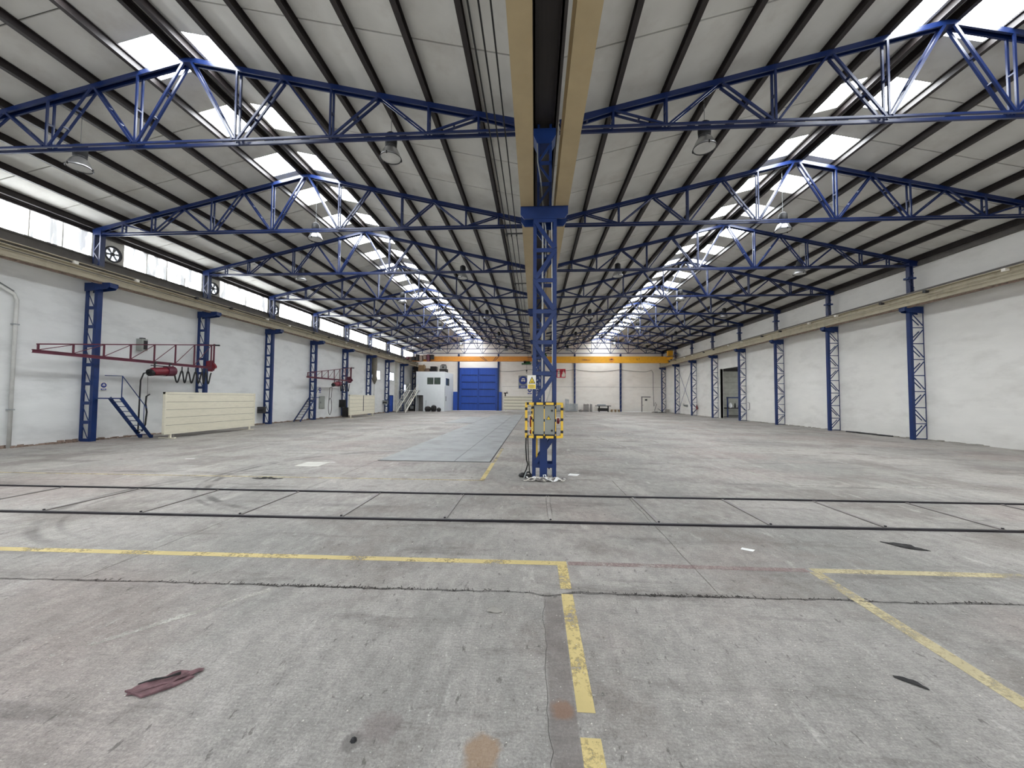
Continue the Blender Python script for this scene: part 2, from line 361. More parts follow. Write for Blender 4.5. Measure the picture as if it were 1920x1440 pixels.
# ------------------------------------------------------------------ walls
ZL = 7.98
struct('wall_left', MB().box(-XW - .25, -XW, YB, YF, -.03, ZL).box(-XW - .25, -XW, YB, YF, 9.2, 9.5), 'wall_l')
DY0, DY1, DZ = 38.2, 42.15, 5.3
struct('wall_right', MB().box(XW, XW + .25, YB, DY0, -.03, 9.5).box(XW, XW + .25, DY1, YF, -.03, 9.5).box(XW, XW + .25, DY0, DY1, DZ, 9.5), 'wall_r')
prof = [(-XW - .25, 0), (XW + .25, 0), (XW + .25, zr(19.8)), (APX, zr(APX)), (0, zr(0)), (-APX, zr(APX)), (-XW - .25, zr(19.8))]
struct('wall_far', MB().prism([(x, YF, z) for x, z in prof], (0, .25, 0)), 'wall_f')
# annexe seen through the doorway: a panelled wall, roof and post
struct('wall_annexe', MB().box(XW + .25, XW + 6.5, 45.9, 46.1, 0, 5.6), 'deck')
an = bpy.data.objects['wall_annexe']
for k in range(8):
    MB().box(XW + .3, XW + 6.4, 45.82, 45.9, .05 + k * .66, .05 + k * .66 + .645).build('wall_panel', 'partition', an)
struct('ceiling_annexe', MB().box(XW + .25, XW + 6.5, 36.5, 46.1, 5.6, 5.7), 'deck')
struct('trim_2', MB().bar((XW + .3, 44.5, 5.25), (XW + 6.4, 43.0, 5.5), .12, .2), 'dark')
struct('trim_3', MB().box(XW - .02, XW + .3, DY1, DY1 + .16, 0, DZ).box(XW - .02, XW + .3, DY0 - .02, DY0, 0, DZ), 'fade')
struct('trim_4', MB().box(XW - .14, XW, YB, YF, 9.05, 9.32), 'ledge')
struct('trim_5', MB().box(-XW, -XW + .12, YB, YF, 7.52, 8.06).box(-XW, -XW + .2, YB, YF, 8.0, 8.06), 'ledge')
struct('trim_6', MB().box(-XW, -XW + .1, YB, YF, 9.12, 9.22).box(-XW, -XW + .16, YB, YF, 9.24, 9.32), 'dark')
mb = MB(); random.seed(3)
for k in range(520):
    y = 11.5 + k * .085 + random.uniform(-.05, .05); d = random.uniform(.04, .3); z = random.uniform(.015, .07) * (1 if random.random() < .8 else 1.8)
    mb.prism([(-XW, y, 0), (-XW + d, y + random.uniform(-.05, .05), 0), (-XW + d * .8, y + .12, 0), (-XW, y + random.uniform(.1, .3), 0)], (0, 0, z))
struct('baseboard_left', mb, 'grime')
mb = MB()
for k in range(180):
    y = 18 + k * .23
    if y > 37.8 and y < 42.5: continue
    mb.box(XW - random.uniform(.03, .14), XW, y, y + .23, 0, random.uniform(.02, .07))
struct('baseboard_right', mb, 'conc')

# ------------------------------------------------------------------ ceiling: deck, boards between purlins, roof lights, purlins
deckp = [(-XW - .25, zr(19.8) + .07), (-APX, zr(APX) + .07), (0, zr(0) + .07), (APX, zr(APX) + .07), (XW + .25, zr(19.8) + .07)]
dk = MB()
for (xa, za), (xb, zb) in zip(deckp[:-1], deckp[1:]):
    dk.prism([(xa, YB, za), (xb, YB, zb), (xb, YB, zb + .08), (xa, YB, za + .08)], (0, YF + .25 - YB, 0))
ce = struct('ceiling', dk, 'deck')
BX = [0.0] + [n_ for n_ in NODE[1:7]] + [9.8]
def slope_box(side, sgn, d0, d1, y0, y1, th=.045, dz=0.0):
    """a board lying on the roof slope between distances d0 and d1 from the ridge"""
    x0, x1 = side * APX + sgn * d0, side * APX + sgn * d1
    za, zb = 11.71 - .23 * d0 + dz, 11.71 - .23 * d1 + dz
    return MB().prism([(x0, y0, za), (x1, y0, zb), (x1, y0, zb + th), (x0, y0, za + th)], (0, y1 - y0, 0))
boards = []; panes = []
for side in (-1, 1):
    for sgn in (-1, 1):
        for si in range(7):
            d0, d1 = BX[si] + .006, BX[si + 1] - .006
            if si == 6 and sgn * side < 0: d1 = 10.0
            if si == 0:
                y = 9.11 - 2.447 * 4
                while y < YF - 1:
                    panes.append((side, sgn, .36, d1 - .06, y, y + 1.15))
                    boards.append((side, sgn, d0, d1, y + 1.155, min(y + 2.442, YF)))
                    y += 2.447
                boards.append((side, sgn, d0, .36, YB, YF)); boards.append((side, sgn, d1 - .06, d1, YB, YF))
                continue
            y = 8.1 - 1.95 * 5
            while y < YF:
                boards.append((side, sgn, d0, d1, max(y, YB) + .02, min(y + 1.95, YF) - .02)); y += 1.95
def vis_size(b):
    side, sgn, d0, d1, y0, y1 = b
    x = side * APX + sgn * (d0 + d1) / 2; y = (y0 + y1) / 2
    if y < 3.4: return -1
    if abs((x - CX) / y) > 1.5: return -1
    return (d1 - d0) * (y1 - y0) / (x * x + y * y + 60)
boards.sort(key=lambda b: -vis_size(b))
for b in boards[:298]: slope_box(*b).build('ceiling_board', 'board', ce)
rest = MB()
for b in boards[298:]:
    q = slope_box(*b); rest._add(q.v, q.f)
ro = rest.build('ceiling_boards_beyond', 'board', ce); ro['kind'] = 'stuff'
for b in panes: slope_box(*b, th=.03, dz=.015).build('skylight_pane', 'pane', ce)
def ibeam(mb, x, zc, w, h, y0, y1, tf=.014, tw=.012):
    mb.box(x - w / 2, x + w / 2, y0, y1, zc - h / 2, zc - h / 2 + tf); mb.box(x - w / 2, x + w / 2, y0, y1, zc + h / 2 - tf, zc + h / 2)
    mb.box(x - tw / 2, x + tw / 2, y0, y1, zc - h / 2 + tf, zc + h / 2 - tf); return mb
for side in (-1, 1):
    for sgn in (-1, 1):
        for j in range(8):
            d = [.2, NODE[1], NODE[2], NODE[3], NODE[4], NODE[5], NODE[6], 9.55][j]
            if j == 7 and side * sgn < 0: continue
            x = side * APX + sgn * d; z = 11.71 - .23 * d
            ibeam(MB(), x, z - .118, .12, .235, YB, YF).build('purlin', 'dark', ce)
# valley gutter beam in the middle
gu = MB().box(-.30, .26, YB, YF, 9.06, 9.10).box(-.30, -.26, YB, YF, 8.9, 9.3).box(.22, .26, YB, YF, 8.9, 9.3)
gu.box(-.36, -.26, YB, YF, 8.9, 8.92).box(.22, .32, YB, YF, 8.9, 8.92)
struct('trim_1', gu, 'gutter')

# ------------------------------------------------------------------ clerestory sheets and fan panels on the left wall
def corrug(y0, y1, z0, z1):
    m = MB(); n = max(2, int((y1 - y0) / .0885)); k = 0
    for i in range(n + 1):
        y = y0 + (y1 - y0) * i / n; x = -XW - .06 + (.022 if i % 2 else 0)
        m.v += [Vector((x, y, z0)), Vector((x, y, z1))]
        if i: m.f.append((2 * i - 2, 2 * i, 2 * i + 1, 2 * i - 1))
    return m
wi = 1
def clere_bay(y0, y1, idx):
    w = MB().box(-XW - .2, -XW - .12, y0, y1, 8.0, 9.24); o = w.build('window_%d' % idx, 'clere'); o['kind'] = 'structure'
    n = max(1, round((y1 - y0) / 1.06))
    for i in range(n):
        a = y0 + (y1 - y0) * i / n; b = y0 + (y1 - y0) * (i + 1) / n
        corrug(a + .012, b - .012, 8.04, 9.2).build('corrugated_sheet', 'clere', o)
        MB().box(-XW - .05, -XW - .02, b - .02, b + .015, 8.04, 9.2).build('joint_strip', 'fade', o)
clere_bay(YB, T(1) + .1, wi); wi += 1
fan0 = None
for k in range(1, 11):
    y0 = T(k) + .1; yf = T(k) + 1.38; y1 = T(k + 1) + .1 if k < 10 else YF
    if k == 10: y0 = T(k) + .05; yf = YF
    R0 = .34
    # panel with round hole
    cy, cz = y0 + (yf - y0) * .62, 8.52
    pn = MB()
    N = 24
    if k < 10:
        ring = [(cy + R0 * math.cos(2 * math.pi * i / N), cz + R0 * math.sin(2 * math.pi * i / N)) for i in range(N)]
        outp = []
        for i in range(N):
            c, s = math.cos(2 * math.pi * i / N), math.sin(2 * math.pi * i / N)
            tt = min((yf - cy) / c if c > 1e-6 else 99, (y0 - cy) / c if c < -1e-6 else 99, (9.2 - cz) / s if s > 1e-6 else 99, (8.0 - cz) / s if s < -1e-6 else 99)
            outp.append((cy + c * tt, cz + s * tt))
        base = len(pn.v)
        for xx in (-XW - .1, -XW - .02):
            for (a, b) in ring: pn.v.append(Vector((xx, a, b)))
            for (a, b) in outp: pn.v.append(Vector((xx, a, b)))
        for i in range(N):
            j = (i + 1) % N
            pn.f += [(i, j, N + j, N + i), (2 * N + i, 3 * N + i, 3 * N + j, 2 * N + j), (i, 2 * N + i, 2 * N + j, j)]
        # fill corners
        for (a, b) in ((y0, 8.0), (y0, 9.2), (yf, 8.0), (yf, 9.2)):
            near = sorted(range(N), key=lambda i: (outp[i][0] - a) ** 2 + (outp[i][1] - b) ** 2)[:2]
            q = len(pn.v); pn.v += [Vector((-XW - .02, a, b)), Vector((-XW - .02,) + outp[near[0]]), Vector((-XW - .02,) + outp[near[1]])]; pn.f.append((q, q + 1, q + 2))
            q = len(pn.v); pn.v += [Vector((-XW - .1, a, b)), Vector((-XW - .1,) + outp[near[0]]), Vector((-XW - .1,) + outp[near[1]])]; pn.f.append((q, q + 1, q + 2))
        o = pn.build('wall_panel_%d' % k, 'fade'); o.name = 'trim_%d' % (10 + k); o['kind'] = 'structure'
        bk = MB().box(-XW - .2, -XW - .15, y0, yf, 8.0, 9.24).build('window_%d' % (20 + k), 'winpane'); bk['kind'] = 'structure'
        loc = (-XW - .02, cy, cz)
        if fan0 is None:
            fan0 = f = thing('wall_fan', 'round extractor fan high in the left wall, nearest the camera', 'fan', loc, 'extractor fans along the left wall')
            MB().lathe([(R0 - .03, -.06), (R0 - .03, .05), (R0 + .035, .05), (R0 + .035, .02), (R0, .02), (R0, -.06), (R0 - .03, -.06)], loc, 24, 'x').build('housing', 'darkgrey', f, True)
            MB().lathe([(0, .03), (.075, .03), (.075, -.06), (0, -.06)], loc, 14, 'x').build('motor_hub', 'darkgrey', f)
            for i in range(6):
                a = i * math.pi / 3 + .2; d = Vector((0, math.cos(a), math.sin(a))); e = Vector((0, -math.sin(a), math.cos(a)))
                c0 = Vector(loc) + Vector((-.02, 0, 0))
                MB().prism([c0 + d * .06 - e * .03, c0 + d * .29 - e * .07 + Vector((.025, 0, 0)), c0 + d * .29 + e * .05 - Vector((.02, 0, 0)), c0 + d * .06 + e * .03], (.006, 0, 0)).build('blade', 'grey', f)
            for i in range(4):
                a = i * math.pi / 2 + .78; d = Vector((0, math.cos(a), math.sin(a)))
                c0 = Vector(loc) + Vector((.035, 0, 0)); MB().bar(c0, c0 + d * .33, .012, .012).build('guard_rod', 'darkgrey', f)
        else: dup(fan0, loc, 'round extractor fan high in the left wall, %s from the camera' % ORD[k])
    else:
        struct('trim_20', MB().box(-XW - .1, -XW, y0, yf, 8.0, 9.24), 'fade')
    if k < 10:
        clere_bay(yf + .02, y1 - .02, 100 + k)

# ------------------------------------------------------------------ roof trusses
def truss(loc, label):
    t = thing('roof_truss', label, 'truss', loc)
    cx, y = loc[0], loc[1]
    ZB = 9.05; tc_ = lambda d: 11.41 - .23 * d
    L = 9.62
    for s in (-1, 1):
        m = MB()
        for dy in (-.075, .075): m.bar((cx + s * .12, y + dy, tc_(.12)), (cx + s * L, y + dy, tc_(L)), .045, .13)
        m.bar((cx + s * .12, y, tc_(.12) + .055), (cx + s * L, y, tc_(L) + .055), .2, .015)
        if s < 0: m.bar((cx - .14, y, tc_(.12)), (cx + .14, y, tc_(.12)), .2, .12)
        m.build('top_chord', 'bluetruss', t)
    m = MB()
    for dy in (-.075, .075): m.bar((cx - L, y + dy, ZB), (cx + L, y + dy, ZB), .012, .085).bar((cx - L, y + dy * 1.3, ZB - .037), (cx + L, y + dy * 1.3, ZB - .037), .055, .012)
    m.build('bottom_chord', 'bluetruss', t)
    def pair(a, b, w, nm):
        m = MB(); a, b = Vector(a), Vector(b)
        for dy in (-.075, .075): m.bar(a + Vector((0, dy, 0)), b + Vector((0, dy, 0)), w, w * .8, (0, 1, 0))
        ds = [.5] if (b - a).length < 2 else [.36, .66]
        for q in ds:
            c = a.lerp(b, q); m.bar(c + Vector((0, -.075, 0)), c + Vector((0, .075, 0)), .05, .04)
        m.build(nm, 'bluetruss', t)
    for s in (-1, 1):
        X = lambda j: cx + s * NODE[j]
        top = lambda j, e=0: (X(j) + e * s, y, tc_(NODE[j]) - .06)
        bot = lambda j, e=0: (X(j) + e * s, y, ZB + .03)
        for j in (1, 3, 5, 6): pair(bot(j), top(j), .052, 'vertical')
        pair(top(0), bot(1, -.06), .062, 'diagonal'); pair(bot(1, .08), top(2, -.06), .058, 'diagonal'); pair(top(2, .06), bot(3, -.08), .05, 'diagonal')
        pair(bot(3, .08), top(4, -.06), .055, 'diagonal'); pair(top(4, .06), bot(5, -.08), .05, 'diagonal'); pair(bot(5, .08), top(6, -.06), .05, 'diagonal')
        pair(top(6, .06), (cx + s * 9.5, y, ZB + .05), .05, 'diagonal')
    return t
t0 = truss((-APX, T(1), 9.0), 'blue lattice roof truss over the left nave, nearest the camera')
dup(t0, (APX, T(1), 9.0), 'blue lattice roof truss over the right nave, nearest the camera')
for k in range(2, 11):
    for sd, nm in ((-1, 'left'), (1, 'right')):
        dup(t0, (sd * APX, T(k), 9.0), 'blue lattice roof truss over the %s nave, %s from the camera' % (nm, ORD[k]))

# ------------------------------------------------------------------ crane girders
for x, lab in ((-.455, 'cream crane girder on the left half of the central pillar heads'), (.425, 'cream crane girder on the right half of the central pillar heads')):
    g = thing('crane_girder', lab, 'girder', (x, YB, 6.86))
    ibeam(MB(), x, 7.16, .325, .6, YB, YF - .7, .02, .02).build('beam', 'cream', g)
    MB().box(x - .03, x + .03, YB, YF - .7, 7.46, 7.51).build('rail', 'rail', g)
for s, nm in ((-1, 'left'), (1, 'right')):
    x = s * 18.95
    g = thing('crane_girder', 'cream crane girder carried by the %s wall columns' % nm, 'girder', (x, YB, 6.86))
    b = ibeam(MB(), x, 7.14, .3, .56, YB, YF - .7, .035, .02)
    if s < 0: b.box(x + .01, x + .12, YB, YF - .7, 7.26, 7.3)
    b.build('beam', 'cream2', g)
    MB().box(x - .07, x + .07, YB, YF - .7, 7.42, 7.53).build('rail', 'ledge', g)
    MB().box(min(x, x + s * .14), max(x, x + s * .14), YB, YF - .7, 6.80, 6.86).build('underside_shade', 'grime', g)  # brown strip that puts the girder's shaded underside into colour
    m = MB()
    for zz in ((7.08, 7.2) if s > 0 else (7.32, 7.12)): m.box(x - s * .11 - .012, x - s * .11 + .012, YB, YF - .7, zz, zz + .025)
    m.build('conductor_strip', 'darkgrey' if s < 0 else 'cream2', g)
    for k in range(2, 11):
        for f in (.12, .55):
            yy = T(k) + f * 5.5 - 2
            MB().box(x - s * .22, x - s * .05, yy, yy + .14, 7.28, 7.4).build('cable_clamp', 'darkgrey' if k % 2 else 'signwhite', g)
# three bare conductor wires left of the centre girder
for i, x in enumerate((-1.19, -1.04, -.87)):
    tag(MB().box(x - .012, x + .012, YB, YF - .8, 7.44, 7.475).build('conductor_wire', 'black', origin=(x, YB, 7.44)), '%s of three dark power rails running beside the central girder' % ['leftmost', 'middle', 'rightmost'][i], 'power rail', 'power rails beside the central girder')
wb = None
for k in range(1, 11):
    yy = T(k) + 2.7 if k < 10 else 58.9
    if wb is None:
        wb = thing('wire_bracket', 'steel bracket carrying the three power rails off the central girder, nearest', 'bracket', (-.62, yy, 7.5), 'brackets of the power rails')
        MB().bar((-.625, yy, 7.5), (-1.25, yy, 7.5), .04, .04).build('arm', 'darkgrey', wb)
        for x in (-1.19, -1.04, -.87): MB().box(x - .02, x + .02, yy - .02, yy + .02, 7.41, 7.5).build('insulator', 'black', wb)
    else: dup(wb, (-.62, yy, 7.5), 'steel bracket carrying the three power rails off the central girder, %s from the camera' % ORD[k])

# ------------------------------------------------------------------ central lattice pillars
def pillar(loc, label):
    t = thing('lattice_pillar', label, 'pillar', loc); y = loc[1]
    y0, y1 = y - .3, y + .14
    for xx in (-.25, .255):
        for yy in (y0 + .04, y1 - .04):
            MB().box(xx - .045, xx + .045, yy - .045, yy + .045, 0, 6.86).build('leg', 'blue', t)
    zs = [.32, 1.08, 1.85, 2.61, 3.39, 4.17, 4.96, 5.73, 6.5]
    for i, z in enumerate(zs):
        for yy in (y0, y1):
            MB().box(-.28, .285, yy - .01, yy + .02, z - .05, z + .05).build('batten', 'blue', t)
        for xx in (-.29, .295): MB().box(xx - .008, xx + .008, y0, y1, z - .04, z + .04).build('side_batten', 'blue', t)
        if i < 8:
            a, b = z + .04, zs[i + 1] - .04
            sg = 1 if i % 2 else -1
            if i >= 7: sg = 1
            for yy, w in ((y0 - .012, .1), (y1, .08)):
                MB().bar((sg * .24, yy, a), (-sg * .24, yy, b), w, .035, (0, 1, 0)).build('diagonal', 'blue', t)
            MB().bar((.295, y0, a if sg > 0 else b), (.295, y1, b if sg > 0 else a), .05, .02, (1, 0, 0)).build('side_diagonal', 'blue', t)
    MB().prism([(-.62, y0 - .02, 6.86), (.58, y0 - .02, 6.86), (.58, y0 - .02, 6.66), (.5, y0 - .02, 6.54), (-.53, y0 - .02, 6.54), (-.62, y0 - .02, 6.66)], (0, .05, 0)).prism(
        [(-.62, y1 - .03, 6.86), (.58, y1 - .03, 6.86), (.58, y1 - .03, 6.66), (.5, y1 - .03, 6.54), (-.53, y1 - .03, 6.54), (-.62, y1 - .03, 6.66)], (0, .05, 0)).box(-.62, .58, y0 - .02, y1 + .02, 6.84, 6.86).build('pillar_head', 'blue', t)
    for xx in (-.17, .14):
        for yy in (y0 + .05, y1 - .05): MB().box(xx - .03, xx + .03, yy - .03, yy + .03, 6.86, 9.02).build('upper_leg', 'blue', t)
    for i in range(3):
        z = 7.45 + i * .55
        MB().box(-.2, .17, y0 + .02, y0 + .04, z - .05, z + .05).build('batten', 'blue', t)
        sg = 1 if i % 2 else -1
        MB().bar((sg * .15, y0 + .02, z - .5), (-sg * .15, y0 + .02, z - .05), .06, .02, (0, 1, 0)).build('diagonal', 'blue', t)
    MB().prism([(-.3, y0, 8.9), (.27, y0, 8.9), (.27, y0, 8.72), (.14, y0, 8.5), (-.2, y0, 8.5), (-.3, y0, 8.72)], (0, y1 - y0, 0)).build('gusset_head', 'blue', t)
    return t
p1 = pillar((0, T(1), 0), 'blue lattice pillar in the middle foreground carrying both cream girders')
for k, w in ((3, 'second'), (5, 'third'), (7, 'fourth'), (9, 'fifth')):
    dup(p1, (0, T(k), 0), 'blue lattice pillar of the central row, %s from the camera' % w)
y0 = T(1) - .3
MB().box(-.11, .075, y0 - .06, y0 - .035, .03, 1.06).build('cover_plate', 'blue', p1)
MB().box(-.2, -.16, y0 + .02, y0 + .06, .5, 1.05).build('kick_post', 'gyellow', p1)
MB().tube([(-.05, y0 + .2, .1), (-.05, y0 + .2, 6.8)], .02).build('white_conduit', 'pipe', p1, label='white vertical conduit inside the pillar')
MB().tube([(.05, y0 + .15, 1.9), (.12, y0 + .05, 2.1), (.2, y0 + .02, 2.5), (.2, y0 + .02, 3.3), (.17, y0 + .02, 6.5)], .011).build('loose_wire', 'pipe', p1)
MB().tube([(.02, y0 + .1, 5.6), (.03, y0 + .08, 6.2), (-.05, y0 + .05, 6.9), (-.12, y0 - .02, 7.6), (-.19, y0 - .03, 8.0), (-.2, y0, 8.5)], .018).build('bent_conduit', 'grey', p1)

# ------------------------------------------------------------------ wall columns
def wcolumn(s, loc, label):
    """s=-1 left wall, s=1 right wall"""
    t = thing('wall_column', label, 'column', loc); y = loc[1]
    xi, xo = s * 19.27, s * 19.72
    if s < 0:
        MB().box(-19.36, -19.21, y - .11, y + .09, 0, 6.62).build('inner_chord', 'blue', t)
        MB().box(-19.77, -19.64, y - .11, y - .06, 0, 6.62).build('outer_chord', 'blue', t); xi, xo = -19.28, -19.7
    else:
        MB().box(19.14, 19.27, y - .1, y + .1, 0, 6.62).build('inner_chord', 'blue', t)
        MB().box(19.76, 19.79, y - .115, y - .095, 0, 6.62).build('outer_chord', 'blue', t); xi, xo = 19.2, 19.77
    n = 8; st = 6.6 / n
    a, b = sorted((xi, xo))
    for i in range(n + 1):
        z = max(.06, i * st)
        if s < 0: MB().box(a, b, y - .13, y - .11, z - .07, z + .07).build('batten', 'blue', t)
        else: MB().box(a, b, y - .115, y - .095, z - .022, z + .022).build('batten', 'blue', t)
        if i < n:
            if s < 0: MB().bar((xo + .03, y - .115, z + st - .08), (xi - .08, y - .115, z + .08), .035, .012, (0, 1, 0)).build('diagonal', 'blue', t)
            else:
                q = 1 if i % 2 else -1
                MB().bar((xi + .06, y - .105, z + st / 2 + q * st * .36), (xo - .02, y - .105, z + st / 2 - q * st * .36), .05, .012, (0, 1, 0)).build('diagonal', 'blue', t)
                MB().bar((xi + .06, y + .09, z + st / 2 + q * st * .3), (xo - .02, y + .09, z + st / 2 - q * st * .3), .05, .012, (0, 1, 0)).build('diagonal', 'blue', t)
    e = 18.6 if s < 0 else 18.86
    pl = [(s * 19.76, 6.85), (s * e, 6.85), (s * (e - .02), 6.74), (s * (e + .12), 6.6), (s * 19.76, 6.5)]
    MB().prism([(x, y - .17, z) for x, z in pl], (0, .03, 0)).prism([(x, y + .14, z) for x, z in pl], (0, .03, 0)).box(min(s * 19.76, s * e), max(s * 19.76, s * e), y - .18, y + .18, 6.83, 6.86).box(min(s * e, s * (e + .03)), max(s * e, s * (e + .03)), y - .15, y + .15, 6.66, 6.85).build('corbel', 'blue', t)
    xu = s * 19.38
    for dx in ((-.14, .14) if s < 0 else (-.16, -.02)): MB().box(xu + dx - .025, xu + dx + .025, y - .1, y + .1, 6.86, 9.2).build('upper_chord', 'bluetruss', t)
    for i in range(4):
        z = 7.1 + i * .45; q = 1 if i % 2 else -1
        MB().bar((xu - q * .13 - (.09 if s > 0 else 0), y - .09, z - .16), (xu + q * .13 - (.09 if s > 0 else 0), y - .09, z + .22), .035, .01, (0, 1, 0)).build('upper_lacing', 'bluetruss', t)
    if s > 0: MB().box(xu - .28, xu + .12, y - .14, y + .14, 8.33, 8.42).build('stay_bracket', 'blue', t)
    MB().box(xu - .18, xu + .18, y - .12, y + .12, 9.0, 9.22).build('head_plate', 'bluetruss', t)
    return t
cl = wcolumn(-1, (-19.4, T(2), 0), 'blue lattice wall column on the left, nearest the camera, beside the first steps')
for k in range(3, 11): dup(cl, (-19.4, T(k), 0), 'blue lattice wall column on the left, %s from the camera' % ORD[k - 1])
crr = wcolumn(1, (19.4, T(3), 0), 'blue lattice wall column on the right, nearest the camera in view')
for k in range(4, 11): dup(crr, (19.4, T(k), 0), 'blue lattice wall column on the right, %s from the camera' % ORD[k - 2])
# cross bracing on the right wall
b = thing('cross_brace', 'thin crossed blue brace rods between two far right wall columns', 'brace', (19.5, T(8) + 2.7, 0))
MB().tube([(19.5, T(8) + .16, .1), (19.5, T(9) - .16, 6.4)], .022, 6).build('rod', 'blue', b); MB().tube([(19.5, T(9) - .16, .1), (19.5, T(8) + .16, 6.4)], .022, 6).build('rod', 'blue', b)
MB().tube([(19.5, T(8) + .16, 6.5), (19.5, T(9) - .16, 6.5)], .022, 6).build('rod', 'blue', b)

# ------------------------------------------------------------------ floor lines, floor track, plates
def line(a, b, w, m, z=.0012):
    a, b = Vector((a[0], a[1], z)), Vector((b[0], b[1], z)); d = (b - a).normalized(); r = Vector((-d.y, d.x, 0)) * w / 2
    return MB().prism([a - r, b - r, b + r, a + r], (0, 0, .0012)).build('painted_line', m, fl)
line((-19, 4.34), (.155, 4.66), .11, 'py'); line((.10, 4.605), (.10, 4.05), .115, 'py'); line((.10, 3.94), (.10, 2.49), .115, 'py'); line((.10, 2.31), (.10, -1.5), .12, 'py')
line((3.0, 4.69), (19, 4.93), .11, 'pyf'); line((3.0, 4.64), (2.95, -1.5), .13, 'pyf'); line((.17, 4.665), (2.95, 4.69), .1, 'pp')
line((-19.2, 8.84), (-1.45, 9.13), .09, 'pyf'); line((-1.5, 9.1), (-1.5, 11.6), .11, 'py'); line((-1.48, 11.7), (-1.5, 15), .09, 'pyf')
line((5.7, 9.27), (19.5, 9.42), .08, 'pw'); line((5.72, 9.27), (5.05, 27), .1, 'pw'); line((4.2, 10.0), (3.0, 20), .07, 'pw'); line((-9.8, 18.5), (-9.3, 36), .12, 'pw')
line((-2.93, 3.82), (-3.9, 2.72), .07, 'pw'); line((3.2, 40), (3.6, 55), .15, 'pw'); line((6.8, 33), (7.1, 55), .15, 'pw'); line((11, 38), (13.6, 38), .3, 'pw'); line((-8.6, 23), (-7, 23.1), .3, 'pw')
ft = thing('floor_track', 'pair of dark steel rails laid across the floor with flat cross ties', 'track', (0, 6.9, 0))
MB().bar((-19.2, 6.135 - .0206 * 19.2, .014), (19.2, 6.135 + .0206 * 19.2, .013), .05, .03).build('rail', 'rail', ft)
MB().bar((-19.2, 7.80 - .0157 * 19.2, .014), (19.2, 7.80 + .0157 * 19.2, .013), .045, .03).build('rail', 'rail', ft)
for k in range(-11, 12):
    x = .03 + 1.73 * k + (.09 if k > 1 else 0) * (k - 1) * .2
    ya, yb = 6.135 + .0206 * x + .06, 7.80 + .0157 * x - .04
    tie = MB().bar((x, ya, .007), (x - .02 if k > 0 else x, yb, .008), .062, .016).build('tie', 'tie' if k != 0 else 'floor', ft)
    for yy in (ya + .04, yb - .04): MB().lathe([(0, .022), (.016, .022), (.018, .012), (.018, 0)], (x, yy, .01), 8).build('bolt', 'rail', tie)
pl_ = [('broad pale steel plate set in the left floor beside the yellow line', -5.12, -2.74, 11.7, 29.6), ('narrow pale steel strip plate between broad floor plate and yellow line', -2.72, -1.62, 11.71, 46.0), ('smaller pale floor plate further back, left of the broad plate', -7.35, -5.16, 29.7, 38.9), ('pale floor plate at the far end of the broad plate', -5.12, -2.74, 29.64, 44)]
for lb, xa, xb, ya, yb in pl_:
    po = tag(MB().box(xa, xb, ya, yb, .0, .018).build('floor_plate', 'plate', origin=(xa, ya, 0)), lb, 'plate')
    MB().box(xa - .03, xb + .03, ya - .035, yb + .03, .0, .006).build('edge_gap', 'black', po)
tag(MB().box(-7.1, -6.4, 10.5, 11.2, 0, .008).build('hatch_cover', 'fade', origin=(-6.8, 10.9, 0)), 'small pale square cover in the floor left of the plates', 'cover')

# ------------------------------------------------------------------ cabinet, guard, signs and cables on the first pillar
def seg(mb, pts, r, n=8): return mb.tube(pts, r, n)
YP = T(1) - .3            # front of the first pillar
cb = thing('electrical_cabinet', 'grey two-door electrical cabinet on the front of the first pillar', 'cabinet', (0, YP - .2, 1.1))
MB().box(-.25, .245, YP - .24, YP - .04, 1.11, 1.81).build('housing', 'lgrey', cb)
for a, b in ((-.245, -.015), (.005, .24)):
    MB().box(a, b, YP - .262, YP - .24, 1.12, 1.8).build('door', 'lgrey', cb)
for z in (1.21, 1.69):
    MB().lathe([(0, -.02), (.022, -.02), (.022, 0), (.028, 0)], (.18, YP - .262, z), 12, 'y').build('lock', 'darkgrey', cb)
lb = MB().prism([(.045, YP - .265, 1.47), (.155, YP - .265, 1.47), (.10, YP - .265, 1.57)], (0, .003, 0)).build('warning_label', 'black', cb, label='black and yellow triangular warning label')
MB().prism([(.061, YP - .268, 1.479), (.139, YP - .268, 1.479), (.10, YP - .268, 1.551)], (0, .003, 0)).build('label_face', 'syellow', lb)
MB().prism([(.103, YP - .27, 1.535), (.092, YP - .27, 1.512), (.101, YP - .27, 1.512), (.096, YP - .27, 1.487), (.109, YP - .27, 1.518), (.1, YP - .27, 1.518)], (0, .002, 0)).build('lightning_bolt', 'black', lb)
gd = thing('guard_frame', 'yellow and black striped guard frame around the grey cabinet', 'guard frame', (0, YP - .5, 1.03))
def gbar(a, b, w=.05, stripes=()):
    a, b = Vector(a), Vector(b); o = MB().bar(a, b, w, w).build('bar', 'gyellow', gd); L = (b - a).length
    for q in stripes:
        p, r = a.lerp(b, q - .032 / L), a.lerp(b, q + .032 / L); MB().bar(p, r, w + .004, w + .004).build('black_stripe', 'black', o)
GY, GB = YP - .42, YP + .1
XL_, XM1, XM2, XR_ = -.44, -.285, .25, .415
for z in (1.07, 1.86):
    gbar((XL_, GY + .1, z), (XM1, GY, z), .055, (.35,)); gbar((XM1 - .01, GY, z), (XM2 + .01, GY, z), .055, (.12, .52, .97)); gbar((XM2, GY, z), (XR_, GY + .1, z), .055)
    gbar((XL_, GY + .1, z), (XL_, GB, z), .05, (.5,)); gbar((XR_, GY + .1, z), (XR_, GB, z), .05, (.5,))
for x, y in ((XL_, GY + .1), (XR_, GY + .1)): gbar((x, y, 1.07), (x, y, 1.86), .055, (.15, .52, .84))
